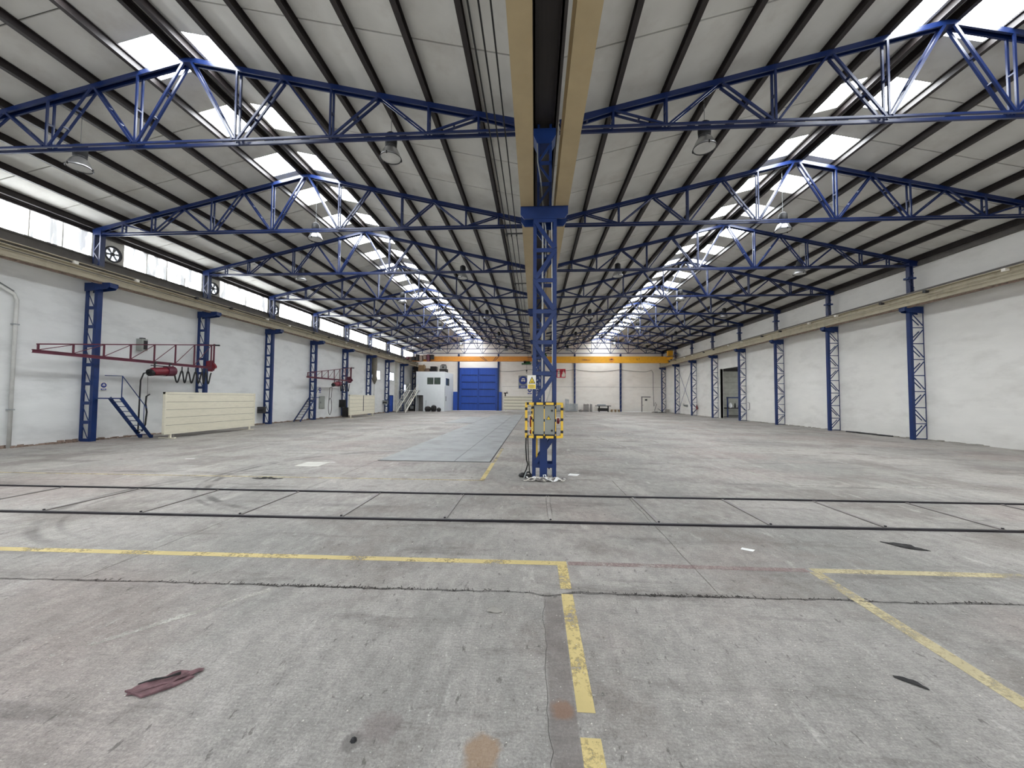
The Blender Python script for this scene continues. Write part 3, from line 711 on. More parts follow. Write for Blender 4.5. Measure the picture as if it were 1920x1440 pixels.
for x, y in ((XM1 + .01, GY), (-.01, GY), (XM2 + .01, GY)): gbar((x, y, 1.1), (x, y, 1.83), .02, (.1, .5, .92))
for x in (XM1 - .02,): gbar((x, GY + .12, 1.1), (x, GY + .12, 1.83), .025, (.55, .75, .9))
for nm, x, z, h, lab in (('industrial_socket', -.335, 1.42, .26, 'long red power socket inside the guard, left of the cabinet'), ('industrial_socket', .325, 1.44, .12, 'short red power socket inside the guard, right of the cabinet'), ('industrial_socket', -.335, 1.17, .08, 'low red power socket inside the guard, bottom left')):
    s_ = thing(nm, lab, 'socket', (x, YP - .2, z - h / 2))
    MB().box(x - .05, x + .05, YP - .16, YP - .1, z - h / 2 - .03, z + h / 2 + .03).build('back_box', 'signwhite', s_)
    MB().tube([(x + .01, YP - .17, z - h / 2), (x + .01, YP - .2, z), (x + .01, YP - .17, z + h / 2)], [.028, .036, .026], 12).build('socket_body', 'red', s_)
    MB().box(x - .07, x + .07, YP - .1, YP - .08, z - .02, z + .02).build('mounting_strip', 'blue', s_)
# warning sign on the pillar
def text_mesh(txt, size, m, parent, loc, name='lettering', flat_y=True, extr=.0015):
    cu = bpy.data.curves.new('t', 'FONT'); cu.body = txt; cu.size = size; cu.align_x = 'CENTER'; cu.align_y = 'CENTER'; cu.extrude = extr; cu.resolution_u = 2
    tmp = bpy.data.objects.new('t', cu); C.objects.link(tmp); dg = bpy.context.evaluated_depsgraph_get(); dg.update()
    me = bpy.data.meshes.new_from_object(tmp.evaluated_get(dg)); bpy.data.objects.remove(tmp); bpy.data.curves.remove(cu)
    me.transform(Matrix.Rotation(math.pi / 2, 4, 'X')); me.materials.clear(); me.materials.append(M[m]); me.name = name
    o = bpy.data.objects.new(name, me); C.objects.link(o)
    if parent: o.parent = parent; o.location = Vector(loc) - wo(parent)
    else: o.location = loc
    return o
def disc(mb, x, y, z, r, t=.004, n=24): return mb.lathe([(0, -t), (r, -t), (r, 0), (0, 0)], (x, y, z), n, 'y')
ws = thing('warning_sign', 'white and yellow warning sign with a black-edged triangle on the left of the first pillar', 'sign', (-.335, YP - .05, 2.2))
x0, x1, z0, z1, y = -.425, -.21, 2.215, 2.56, YP - .05
MB().box(x0, x1, y - .004, y, z0, z1).build('panel', 'signwhite', ws)
MB().prism([(x0 + .035, y - .007, z0 + .14), (x1 - .015, y - .007, z0 + .14), ((x0 + x1) / 2 + .01, y - .007, z1 - .035)], (0, .003, 0)).build('triangle_border', 'black', ws)
MB().prism([(x0 + .057, y - .01, z0 + .153), (x1 - .037, y - .01, z0 + .153), ((x0 + x1) / 2 + .01, y - .01, z1 - .066)], (0, .003, 0)).build('triangle', 'syellow', ws)
sp_ = MB(); cx_, cz_ = (x0 + x1) / 2 + .01, z0 + .185
for i in range(7):
    a = i * 2 * math.pi / 7; sp_.bar((cx_, y - .012, cz_), (cx_ + .028 * math.cos(a), y - .012, cz_ + .028 * math.sin(a)), .009, .003)
sp_.build('burst_symbol', 'black', ws)
MB().box(x0 + .02, x1 - .01, y - .007, y - .004, z0 + .01, z0 + .115).build('text_field', 'syellow', ws)
for i, w in enumerate((.11, .13, .12, .09)): MB().box((x0 + x1) / 2 - w / 2, (x0 + x1) / 2 + w / 2, y - .009, y - .007, z0 + .09 - i * .022, z0 + .098 - i * .022).build('text_line', 'tie', ws)
MB().box(-.33, -.2, y, y + .02, 2.49, 2.53).build('clip', 'black', ws)
# hanging black cables and the plug trolley
tag(MB().tube([(-.44, YP - .3, 1.05), (-.445, YP - .28, .8), (-.43, YP - .2, .5), (-.40, YP - .05, .36), (-.44, YP, .22), (-.5, YP + .08, .08)], .016, 8).build('power_cable', 'black', origin=(-.44, YP, 0)), 'thick black cable hanging from the guard frame down to the floor', 'cable')
tag(MB().tube([(-.40, YP - .25, 1.03), (-.385, YP - .2, .6), (-.36, YP + .02, .2), (-.34, YP + .1, .06)], .012, 8).build('power_cable', 'black', origin=(-.38, YP, 0)), 'thinner black cable hanging just left of the pillar foot', 'cable')
pb = thing('cable_reel', 'low black cable plug block on the floor left of the pillar foot', 'cable reel', (-.45, YP + .15, 0))
MB().lathe([(0, 0), (.1, 0), (.12, .03), (.11, .07), (.05, .1), (0, .1)], (-.52, YP + .2, 0), 14).build('drum', 'black', pb, True)
MB().box(-.47, -.3, YP + .05, YP + .2, 0, .07).build('plug_block', 'black', pb); MB().bar((-.5, YP - .02, .0), (-.44, YP + .02, .16), .02, .02).build('prop_bar', 'galv', pb)
MB().tube([(-.5, YP + .25, .08), (-.38, YP + .22, .12), (-.3, YP + .15, .05)], .02).build('cable_loop', 'black', pb)
sb = thing('strap_bundle', 'tangled grey and white packing straps lying at the pillar foot', 'straps', (0, YP - .12, 0))
random.seed(11)
for i in range(44):
    x = random.gauss(.02, .26); yy = YP - .24 + random.uniform(-.1, .16); a = random.uniform(-.5, .5); L = random.uniform(.14, .34)
    pts = []; ph = random.uniform(0, 6); am = random.uniform(.012, .036)
    for j in range(9):
        q = j / 8; pts.append((x + L * (q - .5) * math.cos(a), yy + L * (q - .5) * math.sin(a) + .03 * math.sin(q * 7 + ph), .018 + am * (1 + math.sin(q * 6 + ph))))
    m = MB()
    for p_, q_ in zip(pts[:-1], pts[1:]): m.bar(p_, q_, .045, .005)
    m.build('strap', random.choice(['strap', 'strap', 'paper', 'tie']), sb)
MB().tube([(.0, YP - .12, .02), (-.02, YP - .14, .12), (.03, YP - .15, .13), (.06, YP - .13, .03)], .014).build('strap_loop', 'paper', sb)
bt = thing('plastic_bottle', 'clear white bottle standing inside the foot of the first pillar', 'bottle', (.13, YP + .12, 0))
MB().lathe([(0, 0), (.045, 0), (.048, .15), (.02, .2), (.02, .23), (0, .23)], (.13, YP + .12, 0), 12).build('body', 'signwhite', bt, True); MB().lathe([(0, .26), (.022, .26), (.022, .23)], (.13, YP + .12, 0), 10).build('cap', 'red', bt)

# ------------------------------------------------------------------ signs further back
def mand_sign(loc, w, h, lab, back='grey', rot=0):
    x, y, z = loc; t = thing('safety_sign', lab, 'sign', loc); t.rotation_euler.z = rot
    MB().box(x - w / 2, x + w / 2, y - .01, y, z, z + h).build('panel', back, t)
    disc(MB(), x, y - .012, z + h * .64, w * .44, .005).build('blue_disc', 'signblue', t)
    cz = z + h * .64
    MB().prism([(x - w * .2, y - .02, cz + h * .08), (x + w * .2, y - .02, cz + h * .08), (x + w * .13, y - .02, cz + h * .16), (x - w * .08, y - .02, cz + h * .17)], (0, .003, 0)).build('helmet_symbol', 'signwhite', t)
    g = MB(); disc(g, x - w * .12, y - .018, cz - h * .03, w * .1, .003, 12); disc(g, x + w * .12, y - .018, cz - h * .03, w * .1, .003, 12); g.box(x - w * .2, x + w * .2, y - .021, y - .018, cz - h * .02, cz + h * .01).build('goggles_symbol', 'signwhite', t)
    MB().box(x - w * .42, x + w * .42, y - .014, y - .01, z + h * .06, z + h * .25).build('text_field', 'signblue', t)
    for i in range(2): MB().box(x - w * .26, x + w * .26, y - .017, y - .014, z + h * (.11 + .07 * i), z + h * (.13 + .07 * i)).build('text_line', 'signwhite', t)
mand_sign((-2.1, YF - .02, 3.5), 1.5, 2.1, 'large blue head and eye protection sign on the far wall, left of the first pillar')
mand_sign((-1.05, YF - .02, 2.6), .75, 1.1, 'small blue protection sign on white panel beneath the large blue sign', 'signwhite')
mand_sign((-19.79, T(2) + .75, 2.2), .26, .38, 'small white blue-disc sign beside the first left column, over the steps', 'signwhite', math.pi / 2)
mand_sign((-19.79, 33.3, 2.3), .42, .55, 'small round blue sign above the grey wall box, left wall', 'signwhite', math.pi / 2)
fsn = thing('fire_sign', 'red fire extinguisher sign with white symbols on the far wall', 'sign', (3.85, YF - .02, 5.3))
MB().box(3.13, 4.57, YF - .03, YF, 5.28, 6.66).build('panel', 'sign_red', fsn); MB().box(3.82, 3.86, YF - .034, YF - .03, 5.28, 6.66).build('divider', 'maroon', fsn)
MB().box(3.32, 3.7, YF - .04, YF - .03, 5.38, 6.15).lathe([(0, -.04), (.19, -.04), (.19, -.03), (0, -.03)], (3.51, YF, 6.15), 14, 'y').box(3.46, 3.56, YF - .04, YF - .03, 6.3, 6.5).box(3.3, 3.7, YF - .04, YF - .03, 6.42, 6.5).build('extinguisher_symbol', 'signwhite', fsn)
MB().box(3.44, 3.62, YF - .045, YF - .04, 5.95, 6.02).build('symbol_detail', 'black', fsn)
fl_ = MB()
for i, (a, b, c_) in enumerate(((4.0, .3, .5), (4.12, .25, .9), (4.25, .3, 1.15), (4.38, .25, .8))):
    fl_.prism([(a - .05, YF - .04, 5.4), (a + .1, YF - .04, 5.4), (a + .14, YF - .04, 5.4 + c_ * .5), (a + .02, YF - .04, 5.4 + c_), (a - .03, YF - .04, 5.4 + c_ * .45)], (0, .01, 0))
fl_.build('flame_symbol', 'signwhite', fsn)

# ------------------------------------------------------------------ high-bay lamps
def lamp(loc, label, style='alu'):
    x, y, z = loc; t = thing('high_bay_lamp', label, 'lamp', (x, y, z), 'high-bay lamps under the roof')
    MB().lathe([(.29, 0), (.3, .01), (.285, .06), (.25, .15), (.19, .26), (.12, .33), (.1, .34), (0, .34)], loc, 24).build('reflector', style, t, True)
    MB().lathe([(0, .012), (.28, .012)], loc, 24).build('glass', 'lens', t)
    MB().lathe([(.295, -.012), (.31, 0), (.295, .012), (.285, 0), (.295, -.012)], loc, 24).build('rim', 'darkgrey', t)
    MB().lathe([(0, .33), (.1, .33), (.16, .37), (.17, .5), (.16, .68), (.1, .74), (0, .74)], loc, 16).build('ballast_housing', 'black', t, True)
    MB().lathe([(.12, .3), (.16, .34), (.16, .36), (.12, .38)], loc, 14).build('collar', 'darkgrey', t)
    for i in range(3):
        a = i * 2.094 + .5; MB().box(x + .3 * math.cos(a) - .015, x + .3 * math.cos(a) + .015, y + .3 * math.sin(a) - .015, y + .3 * math.sin(a) + .015, z - .03, z + .04).build('clip', 'black', t)
    MB().tube([(x, y, z + .74), (x, y, zr(x) - .02)], .008, 6).build('suspension_rod', 'grey', t)
    return t
def vside(x): return 'left' if x < 0 else 'right'
l0 = None
LP = []
for k in (1, 3, 5, 7, 9):
    for x, w in ((-14.2, 'outer side of left nave'), (-4.45, 'inner side of left nave'), (4.42, 'inner side of right nave'), (14.3, 'outer side of right nave')):
        if k == 1 and x > 10: continue
        LP.append((x if k < 5 or x < 10 else 15.6, T(k) + .75, k, w))
for k in (2, 4, 6, 8):
    for x, w in ((-9.95, 'under the left ridge'), (9.9, 'under the right ridge')): LP.append((x, T(k) + .65, k, w))
l0 = None
for x, y, k, w in LP:
    lab = 'high-bay lamp, %s, just behind the %s roof truss' % (w, ORD[k])
    if l0 is None: l0 = lamp((x, y, 8.93), lab); base = (x, y)
    else:
        r = dup(l0, (x, y, 8.93), lab)
        if abs(zr(x) - zr(base[0])) > .02:
            for ch in r.children:
                if ch.name.startswith('suspension_rod'):
                    ch.data = MB().tube([(x, y, 8.93 + .74), (x, y, zr(x) - .02)], .008, 6).mesh('suspension_rod', 'grey', Vector((x, y, 8.93)))

# ------------------------------------------------------------------ jib cranes with hoists on the left wall
def jib(loc_y, y_tip, label, z_tip_top, first):
    X = -18.8; t = thing('jib_crane', label, 'jib crane', (X, loc_y, 3.5))
    zb, zt = 3.66, 4.93; L = loc_y - y_tip
    ya = loc_y - .12
    MB().bar((X, y_tip, z_tip_top), (X, ya, zt), .05, .05).build('top_chord', 'maroon', t)
    MB().bar((X, y_tip - .12, zb), (X, ya, zb), .07, .03).bar((X, y_tip - .12, zb - .06), (X, ya, zb - .06), .012, .1).bar((X, y_tip - .12, zb - .11), (X, ya, zb - .11), .07, .015).build('runway_beam', 'maroon', t)
    n = 7; ys = [y_tip + .04 + (ya - y_tip - .1) * i / n for i in range(n + 1)]
    f = lambda y: z_tip_top + (zt - z_tip_top) * (y - y_tip) / (ya - y_tip)
    for i, y in enumerate(ys):
        MB().bar((X, y, zb), (X, y, f(y)), .05, .05).build('post', 'maroon', t)
        if i: MB().tube([(X, ys[i - 1] + .03, zb + .02), (X, y - .02, f(y) - .03)], .016, 6).build('brace', 'maroon', t)
    MB().tube([(X, loc_y, 3.45), (X, loc_y, 5.0)], .045, 10).build('pivot_post', 'maroon', t)
    MB().bar((X, loc_y, 4.93), (X - .42, loc_y, 4.93), .14, .06).bar((X + .05, loc_y, 4.93), (X + .25, loc_y + .1, 4.93), .08, .08).build('upper_bracket', 'black', t)
    MB().prism([(X - .42, loc_y - .06, 3.6), (X + .16, loc_y - .06, 3.6), (X + .16, loc_y - .06, 3.72), (X - .1, loc_y - .06, 4.05), (X - .42, loc_y - .06, 4.0)], (0, .12, 0)).prism([(X - .3, loc_y - .05, 3.6), (X + .1, loc_y - .05, 3.6), (X - .1, loc_y - .05, 3.4), (X - .3, loc_y - .05, 3.42)], (0, .1, 0)).build('lower_bracket', 'red' if first else 'maroon', t)
    return t
jib(T(3) - .02, 12.95, 'long dark red lattice jib crane arm folded along the left wall, nearer one', 3.88, True)
jib(T(6) - .1, 29.8, 'dark red lattice jib crane arm further down the left wall', 3.96, False)
def hoist(y, z, lab, sc_=1.0):
    X = -18.8; t = thing('electric_hoist', lab, 'hoist', (X, y, z))
    MB().box(X - .05, X + .05, y - .45, y + .55, z + .32, z + .36).build('trolley_bar', 'darkgrey', t)
    for q in (-.3, .45):
        for dx in (-.05, .05): MB().lathe([(0, -.02), (.045, -.02), (.045, .02), (0, .02)], (X + dx, y + q, z + .47), 10, 'x').build('wheel', 'darkgrey', t)
        MB().box(X - .02, X + .02, y + q - .03, y + q + .03, z + .1, z + .5).build('hanger', 'darkgrey', t)
    MB().tube([(X, y - .42, z), (X, y - .38, z + .03), (X, y + .25, z + .1)], [.18, .2, .2], 12).build('motor', 'red', t)
    MB().tube([(X, y + .25, z + .1), (X, y + .65, z + .13), (X, y + .72, z + .13)], [.25, .25, .16], 12).build('gearbox', 'maroon', t)
    MB().tube([(X, y - .56, z - .03), (X, y - .42, z)], [.17, .18], 10).build('end_cover', 'black', t)
    MB().box(X - .02, X + .02, y - .3, y + .3, z - .16, z - .12).build('hook_frame', 'grey', t)
    return t
hoist(17.65, 3.12, 'red electric hoist hanging under the nearer jib crane arm')
hoist(34.3, 3.12, 'red electric hoist hanging under the farther jib crane arm')
def festoon(ys, z_hi, z_lo, X, lab, r=.035, start=None):
    t = thing('festoon_cable', lab, 'cable', (X, ys[0], z_hi)); pts = list(start or [])
    for a, b in zip(ys[:-1], ys[1:]):
        for j in range(12):
            q = j / 12; pts.append((X, a + (b - a) * q, (z_hi + z_lo) / 2 + (z_hi - z_lo) / 2 * math.cos(2 * math.pi * q)))
    pts.append((X, ys[-1], z_hi))
    MB().tube(pts, r, 6).build('cable', 'black', t, True)
    for y in ys[:-1]: MB().box(X - .02, X + .02, y - .02, y + .02, z_hi, 3.52).build('cable_hanger', 'darkgrey', t)
    return t
festoon([18.25, 18.75, 19.1, 19.55, 19.95, 20.2, 20.55], 3.3, 2.68, -18.76, 'wavy black supply cable looped between red hoist and column, nearer jib', start=[(-18.76, 18.0, 3.1)])
festoon([34.9, 35.35, 35.8, 36.3, 36.8], 3.28, 2.55, -18.76, 'looped black supply cable beside the farther red hoist')
pc = thing('pendant_cable', 'thick black pendant cable hanging in front of the steps from the nearer hoist', 'cable', (-18.8, 17, 0))
MB().tube([(-18.8, 17.1, 3.1), (-18.8, 16.85, 3.05), (-18.8, 16.72, 2.7), (-18.8, 16.7, .3), (-18.78, 16.78, .25)], .03, 8).build('cable', 'black', pc, True)
MB().tube([(-18.8, 17.05, 2.98), (-18.8, 17.06, 1.9)], .008, 6).build('thin_chain', 'darkgrey', pc)
MB().tube([(-18.78, 17.15, 2.05), (-18.78, 17.0, 1.95), (-18.78, 16.98, 1.6), (-18.78, 17.05, 1.2), (-18.78, 17.0, .6), (-18.78, 16.85, .3)], .035, 8).build('control_cable', 'black', pc, True)
pc = thing('pendant_cable', 'black pendant cable hanging in a long loop from the farther hoist', 'cable', (-18.8, 33.6, 0))
lp = [(-18.8, 33.75, 3.0), (-18.8, 33.2, 2.8), (-18.8, 33.1, 1.6)]
for j in range(20):
    a = math.pi * .75 + j * 2 * math.pi / 19; lp.append((-18.8, 33.32 - .28 * math.cos(a) * -1, 1.13 + .75 * math.sin(a)))
MB().tube(lp, .022, 6).build('cable', 'black', pc, True); MB().tube([(-18.8, 33.6, 3.0), (-18.8, 33.5, 1.9)], .018, 6).build('return_cable', 'black', pc)
sk = thing('wall_speaker', 'small dark grey box mounted high on the left wall behind the nearer jib arm', 'speaker', (-19.65, 17.5, 4.2))
MB().box(-19.8, -19.5, 17.33, 17.62, 4.2, 4.78).build('housing', 'lgrey', sk); MB().box(-19.5, -19.485, 17.42, 17.6, 4.26, 4.7).build('grille', 'black', sk); MB().box(-19.72, -19.55, 17.4, 17.55, 4.78, 4.84).build('bracket', 'darkgrey', sk)

# ------------------------------------------------------------------ steps, screens and fittings along the left wall
st = thing('steel_steps', 'steep dark blue steel steps with handrail beside the first left column', 'steps', (-18.6, 16.2, 0))
sy0, sy1, sz = 16.85, 15.5, 1.88
for x in (-18.86, -18.32): MB().bar((x, sy0, .06), (x, sy1, sz), .03, .14).box(x - .02, x + .02, sy0 - .04, sy0 + .1, 0, .14).build('stringer', 'blue', st)
for i in range(8):
    q = (i + .6) / 8.4; y = sy0 + (sy1 - sy0) * q; z = .05 + (sz - .05) * q
    MB().box(-18.86, -18.32, y - .09, y + .05, z - .012, z + .012).build('tread', 'blue', st)
MB().box(-19.14, -18.3, T(2) - .05, 15.6, sz - .05, sz).build('platform', 'blue', st)
MB().tube([(-19.12, 15.5, 2.86), (-18.32, 15.52, 2.84), (-18.32, 16.55, 1.5), (-18.32, 16.62, 1.4)], .018, 6).tube([(-18.32, 15.52, sz), (-18.32, 15.52, 2.84)], .02, 6).tube([(-18.32, 16.5, .5), (-18.32, 16.5, 1.56)], .016, 6).build('handrail', 'blue', st)
st = thing('steel_steps', 'dark steel ladder steps leaning towards the camera at the fourth left column', 'steps', (-19, 29.6, 0))
for x in (-19.25, -18.72): MB().bar((x, 28.85, .03), (x, 30.9, 1.95), .03, .12).build('stringer', 'blue', st)
for i in range(9):
    q = (i + .6) / 9.4; y = 28.85 + 2.05 * q; z = .03 + 1.92 * q
    MB().box(-19.25, -18.72, y - .1, y + .06, z - .015, z + .015).build('tread', 'darkgrey', st)
MB().box(-19.25, -18.7, 30.9, 31.55, 1.9, 1.95).build('platform', 'blue', st)
MB().tube([(-18.72, 30.6, 1.7), (-18.72, 31.2, 2.6), (-18.72, 31.5, 2.6)], .016, 6).build('handrail', 'darkgrey', st)
def screen(loc, axis, L, z0, z1, n, lab, legs=True, slot=None, m='beige', gp=.012):
    """panel screen standing on short legs; axis 'y' runs along the left wall, 'x' along the far wall"""
    x, y = loc; t = thing('panel_screen', lab, 'screen', (x, y, 0)); th = .08
    def B(a0, a1, z0_, z1_, d0, d1):
        return MB().box(x + d0, x + d1, y + a0, y + a1, z0_, z1_) if axis == 'y' else MB().box(x + a0, x + a1, y - d1, y - d0, z0_, z1_)
    hs = (z1 - z0 - .1) / n
    for i in range(n):
        B(.05, L - .05, z0 + i * hs + .005, z0 + (i + 1) * hs - gp, 0, th).build('board', m, t)
    B(.04, L - .04, z0, z1 - .1, .02, .05).build('core', 'groove', t)
    B(0, .06, z0 - .04, z1, -.02, th + .02).build('end_post', m, t); B(L - .06, L, z0 - .04, z1, -.02, th + .02).build('end_post', m, t)
    B(0, L, z1 - .1, z1, -.03, th + .01).build('top_rail', m, t)
    B(0, L, z0 - .06, z0, -.01, th + .015).build('bottom_rail', m, t)
    for a in (.35, L - .35):
        B(a - .04, a + .04, .0, z0, .0, .08).build('leg', m, t); B(a - .06, a + .3, 0, .03, .02, .06).build('foot', m, t)
        B(a - .04, a + .04, 0, .04, -.5, .3).build('cross_foot', m, t)
    if slot: B(slot - .06, slot + .06, z0 + .25, z1 - .02, th + .0, th + .012).build('slot_strip', 'darkgrey', t)
    return t
screen((-17.25, 16.36), 'y', 5.6, .26, 2.16, 5, 'long cream panel screen standing by the left wall, nearest the camera')
screen((-17.55, 34.3), 'y', 5.5, .34, 2.2, 5, 'cream panel screen with a dark upright strip, further along the left wall', slot=2.85)
screen((-5.0, 57.6), 'x', 5.6, .35, 2.28, 4, 'pale ribbed panel screen in front of the far wall, right of the blue gate', m='beige', gp=.07)
gp = thing('downpipe', 'white downpipe with a slanted upper run on the left wall, nearest the camera', 'pipe', (-19.7, 12.94, 0))
MB().tube([(-19.7, 12.94, 0), (-19.7, 12.94, 5.55), (-19.7, 12.85, 5.75), (-19.7, 11.6, 6.45)], .055, 10).build('pipe', 'pipe', gp, True)
MB().tube([(-19.72, 12.86, 5.86), (-19.72, 11.5, 6.6)], .025, 8).build('thin_pipe', 'grey', gp)
for z in (1.4, 4.6): MB().box(-19.79, -19.64, 12.86, 13.02, z, z + .05).build('clamp', 'galv', gp)
def wall_box(loc, s_, lab, m='darkgrey', cat='box', name='switch_box'):
    x, y, z = loc; t = thing(name, lab, cat, loc)
    MB().box(x, x + s_[0], y, y + s_[1], z, z + s_[2]).build('housing', m, t)
    MB().box(x + s_[0], x + s_[0] + .02, y + s_[1] * .1, y + s_[1] * .9, z + s_[2] * .15, z + s_[2] * .85).build('cover', m, t)
    MB().box(x + .03, x + s_[0] - .03, y - .03, y, z + s_[2] * .3, z + s_[2] * .6).build('plug', 'black', t)
    return t
wall_box((-19.795, 25.6, .8), (.43, .3, .45), 'dark switch box on the left wall just before the third column')
wall_box((-19.795, T(6) - .5, .97), (.6, .24, .75), 'black rounded switch box on the sixth left bay beside the farther jib column', 'black')
wall_box((-19.795, T(8) - .7, 1.1), (.6, .34, .5), 'grey control box beside the small blue door column', 'grey')
wall_box((-19.5, T(6) - .42, .0), (.5, .3, .95), 'dark low cabinet at the foot of the farther jib column', 'ragd', 'cabinet', 'floor_cabinet')
ep = thing('wall_cabinet', 'flat light grey cabinet door on the left wall below the round blue sign', 'cabinet', (-19.7, 33.6, .9))
MB().box(-19.8, -19.72, 33.2, 34.05, .92, 2.06).build('frame', 'lgrey', ep); MB().box(-19.72, -19.7, 33.24, 34.01, .96, 2.02).build('door', 'lgrey', ep); MB().box(-19.7, -19.68, 33.3, 33.34, 1.4, 1.55).build('handle', 'darkgrey', ep)
du = thing('dust_duct', 'sagging grey-brown fabric duct hanging down the left wall', 'duct', (-19.3, 44, 0))
MB().tube([(-19.4, 44.0, 6.95), (-19.4, 44.0, 5.6), (-19.38, 44.02, 4.6), (-19.35, 44.05, 4.15), (-19.4, 44.1, 3.55)], [.34, .33, .24, .3, .07], 12).build('hose', 'duct', du, True)
MB().tube([(-19.4, 44.1, 3.6), (-19.5, 44.2, .05)], .06, 8).build('down_tube', 'pipe', du); MB().box(-19.8, -19.3, 43.95, 44.05, 6.3, 6.36).build('bracket', 'darkgrey', du)
struct('trim_30', MB().box(-XW, -19.5, 51.7, 52.1, 0, 7.5), 'fade')
for i, (ya, yb, z0, z1) in enumerate(((44.2, 46.6, 4.2, 5.3), (49.7, 51.3, 4.3, 5.35), (55.3, 56.2, 2.9, 3.9))):
    w = MB().box(-XW, -XW + .03, ya, yb, z0, z1); o = w.build('window_%d' % (50 + i), 'winpane'); o['kind'] = 'structure'
    f = MB().box(-XW, -XW + .06, ya - .05, ya, z0 - .05, z1 + .05).box(-XW, -XW + .06, yb, yb + .05, z0 - .05, z1 + .05).box(-XW, -XW + .06, ya, yb, z1, z1 + .05).box(-XW, -XW + .06, ya, yb, z0 - .05, z0)
    f.box(-XW + .03, -XW + .05, ya, yb, (z0 + z1) / 2 - .02, (z0 + z1) / 2 + .02).box(-XW + .03, -XW + .05, (ya + yb) / 2 - .02, (ya + yb) / 2 + .02, z0, z1).build('window_frame', 'darkgrey', o)
o = MB().box(-XW, -XW + .06, 49.75, 50.9, 0, 2.2).build('door_1', 'pdoor'); o['kind'] = 'structure'
MB().box(-XW, -XW + .1, 49.65, 49.75, 0, 2.3).box(-XW, -XW + .1, 50.9, 51.0, 0, 2.3).box(-XW, -XW + .1, 49.65, 51.0, 2.2, 2.3).build('door_frame', 'blue', o); MB().box(-XW + .06, -XW + .11, 49.85, 49.95, 1.0, 1.04).build('door_handle', 'galv', o)

# ------------------------------------------------------------------ white office block, its stair and the clutter around
ofc = thing('office_block', 'white two-storey office block in the far left corner', 'office', (-15.4, 57, 0))
xa, xb, ya, yb, zt = -17.5, -13.3, 54.0, YF - .01, 5.72
dx0, dx1, dz = -17.4, -16.42, 2.33
b_ = MB().box(xa, dx0, ya, ya + .15, 0, zt).box(dx0, dx1, ya, ya + .15, dz, zt).box(dx1, xb, ya, ya + .15, 0, 3.85).box(dx1, -15.93, ya, ya + .15, 3.85, 4.97).box(-13.85, xb, ya, ya + .15, 3.85, 4.97).box(dx1, xb, ya, ya + .15, 4.97, zt)
b_.box(xb - .15, xb, ya + .15, yb, 0, zt).box(xa, xa + .15, ya + .15, yb, 0, zt).box(xa, xb, ya, yb, zt, zt + .06)
b_.build('wall', 'white', ofc)
MB().box(dx0 + .0, dx1, ya + .9, ya + .95, 0, dz).box(xa + .15, xb - .15, ya + .15, yb, 2.6, 2.7).box(-16.9, -16.5, ya + .4, ya + .5, 0, 2.2).build('inner_wall', 'sconc', ofc)
MB().box(dx0, dx1, ya + .02, ya + .14, dz - .06, dz).box(dx0, dx0 + .05, ya + .02, ya + .14, 0, dz).box(dx1 - .05, dx1, ya + .02, ya + .14, 0, dz).build('door_lining', 'black', ofc)
wn_ = MB().box(-15.93, -15.87, ya + .03, ya + .1, 3.85, 4.97).box(-13.91, -13.85, ya + .03, ya + .1, 3.85, 4.97).box(-15.93, -13.85, ya + .03, ya + .1, 4.91, 4.97).box(-15.93, -13.85, ya + .03, ya + .1, 3.85, 3.91).box(-14.93, -14.85, ya + .03, ya + .1, 3.85, 4.97).build('window_frame', 'white', ofc)
for a, b in ((-15.87, -14.93), (-14.85, -13.91)): MB().box(a, b, ya + .06, ya + .07, 3.91, 4.91).build('window_pane', 'glassdark', wn_)
wf = MB().box(xb, xb + .03, 54.5, 57.0, 3.72, 4.95).build('side_window_frame', 'white', ofc); MB().box(xb + .03, xb + .035, 54.65, 56.85, 3.8, 4.87).build('window_pane', 'glassdark', wf)
wf = MB().box(xb, xb + .02, 54.6, 56.4, 0.02, 2.3).build('side_door', 'white', ofc); MB().box(xb + .02, xb + .05, 54.75, 54.95, 1.5, 2.2).build('vent_slot', 'darkgrey', wf)
ac = thing('roof_unit', 'dark ventilation machine on the office block roof', 'machine', (-14.1, 57, 5.78))
MB().box(-14.7, -13.6, 56.4, 57.4, 5.78, 6.35).build('base', 'ragd', ac); MB().lathe([(0, 0), (.45, 0), (.48, .4), (.35, .75), (0, .75)], (-14.15, 56.9, 6.3), 14).build('drum', 'ragd', ac); MB().box(-14.62, -13.7, 56.45, 56.5, 6.35, 6.9).build('grille_frame', 'grey', ac)
fs = thing('white_staircase', 'white metal staircase climbing to the office block upper floor', 'stairs', (-17.4, 50, 0))
for x in (-18.1, -16.95): MB().bar((x, 48.0, .05), (x, 53.2, 3.0), .05, .22).build('stringer', 'signwhite', fs)
for i in range(14):
    q = (i + .6) / 14; MB().box(-18.1, -16.95, 48 + 5.2 * q - .14, 48 + 5.2 * q + .14, .05 + 2.95 * q - .015, .05 + 2.95 * q + .015).build('tread', 'galv', fs)
MB().box(-19.6, -16.9, 53.2, 53.97, 2.95, 3.05).build('landing', 'galv', fs)
for x in (-18.1, -16.95):
    hr = MB().tube([(x, 48.0, 1.0), (x, 53.2, 3.95)], .03, 6).tube([(x, 48.0, .55), (x, 53.2, 3.5)], .02, 6)
    for i in range(5): q = i / 4; hr.tube([(x, 48 + 5.2 * q, .1 + 2.95 * q), (x, 48 + 5.2 * q, 1.0 + 2.95 * q)], .025, 6)
    hr.build('handrail', 'signwhite', fs)
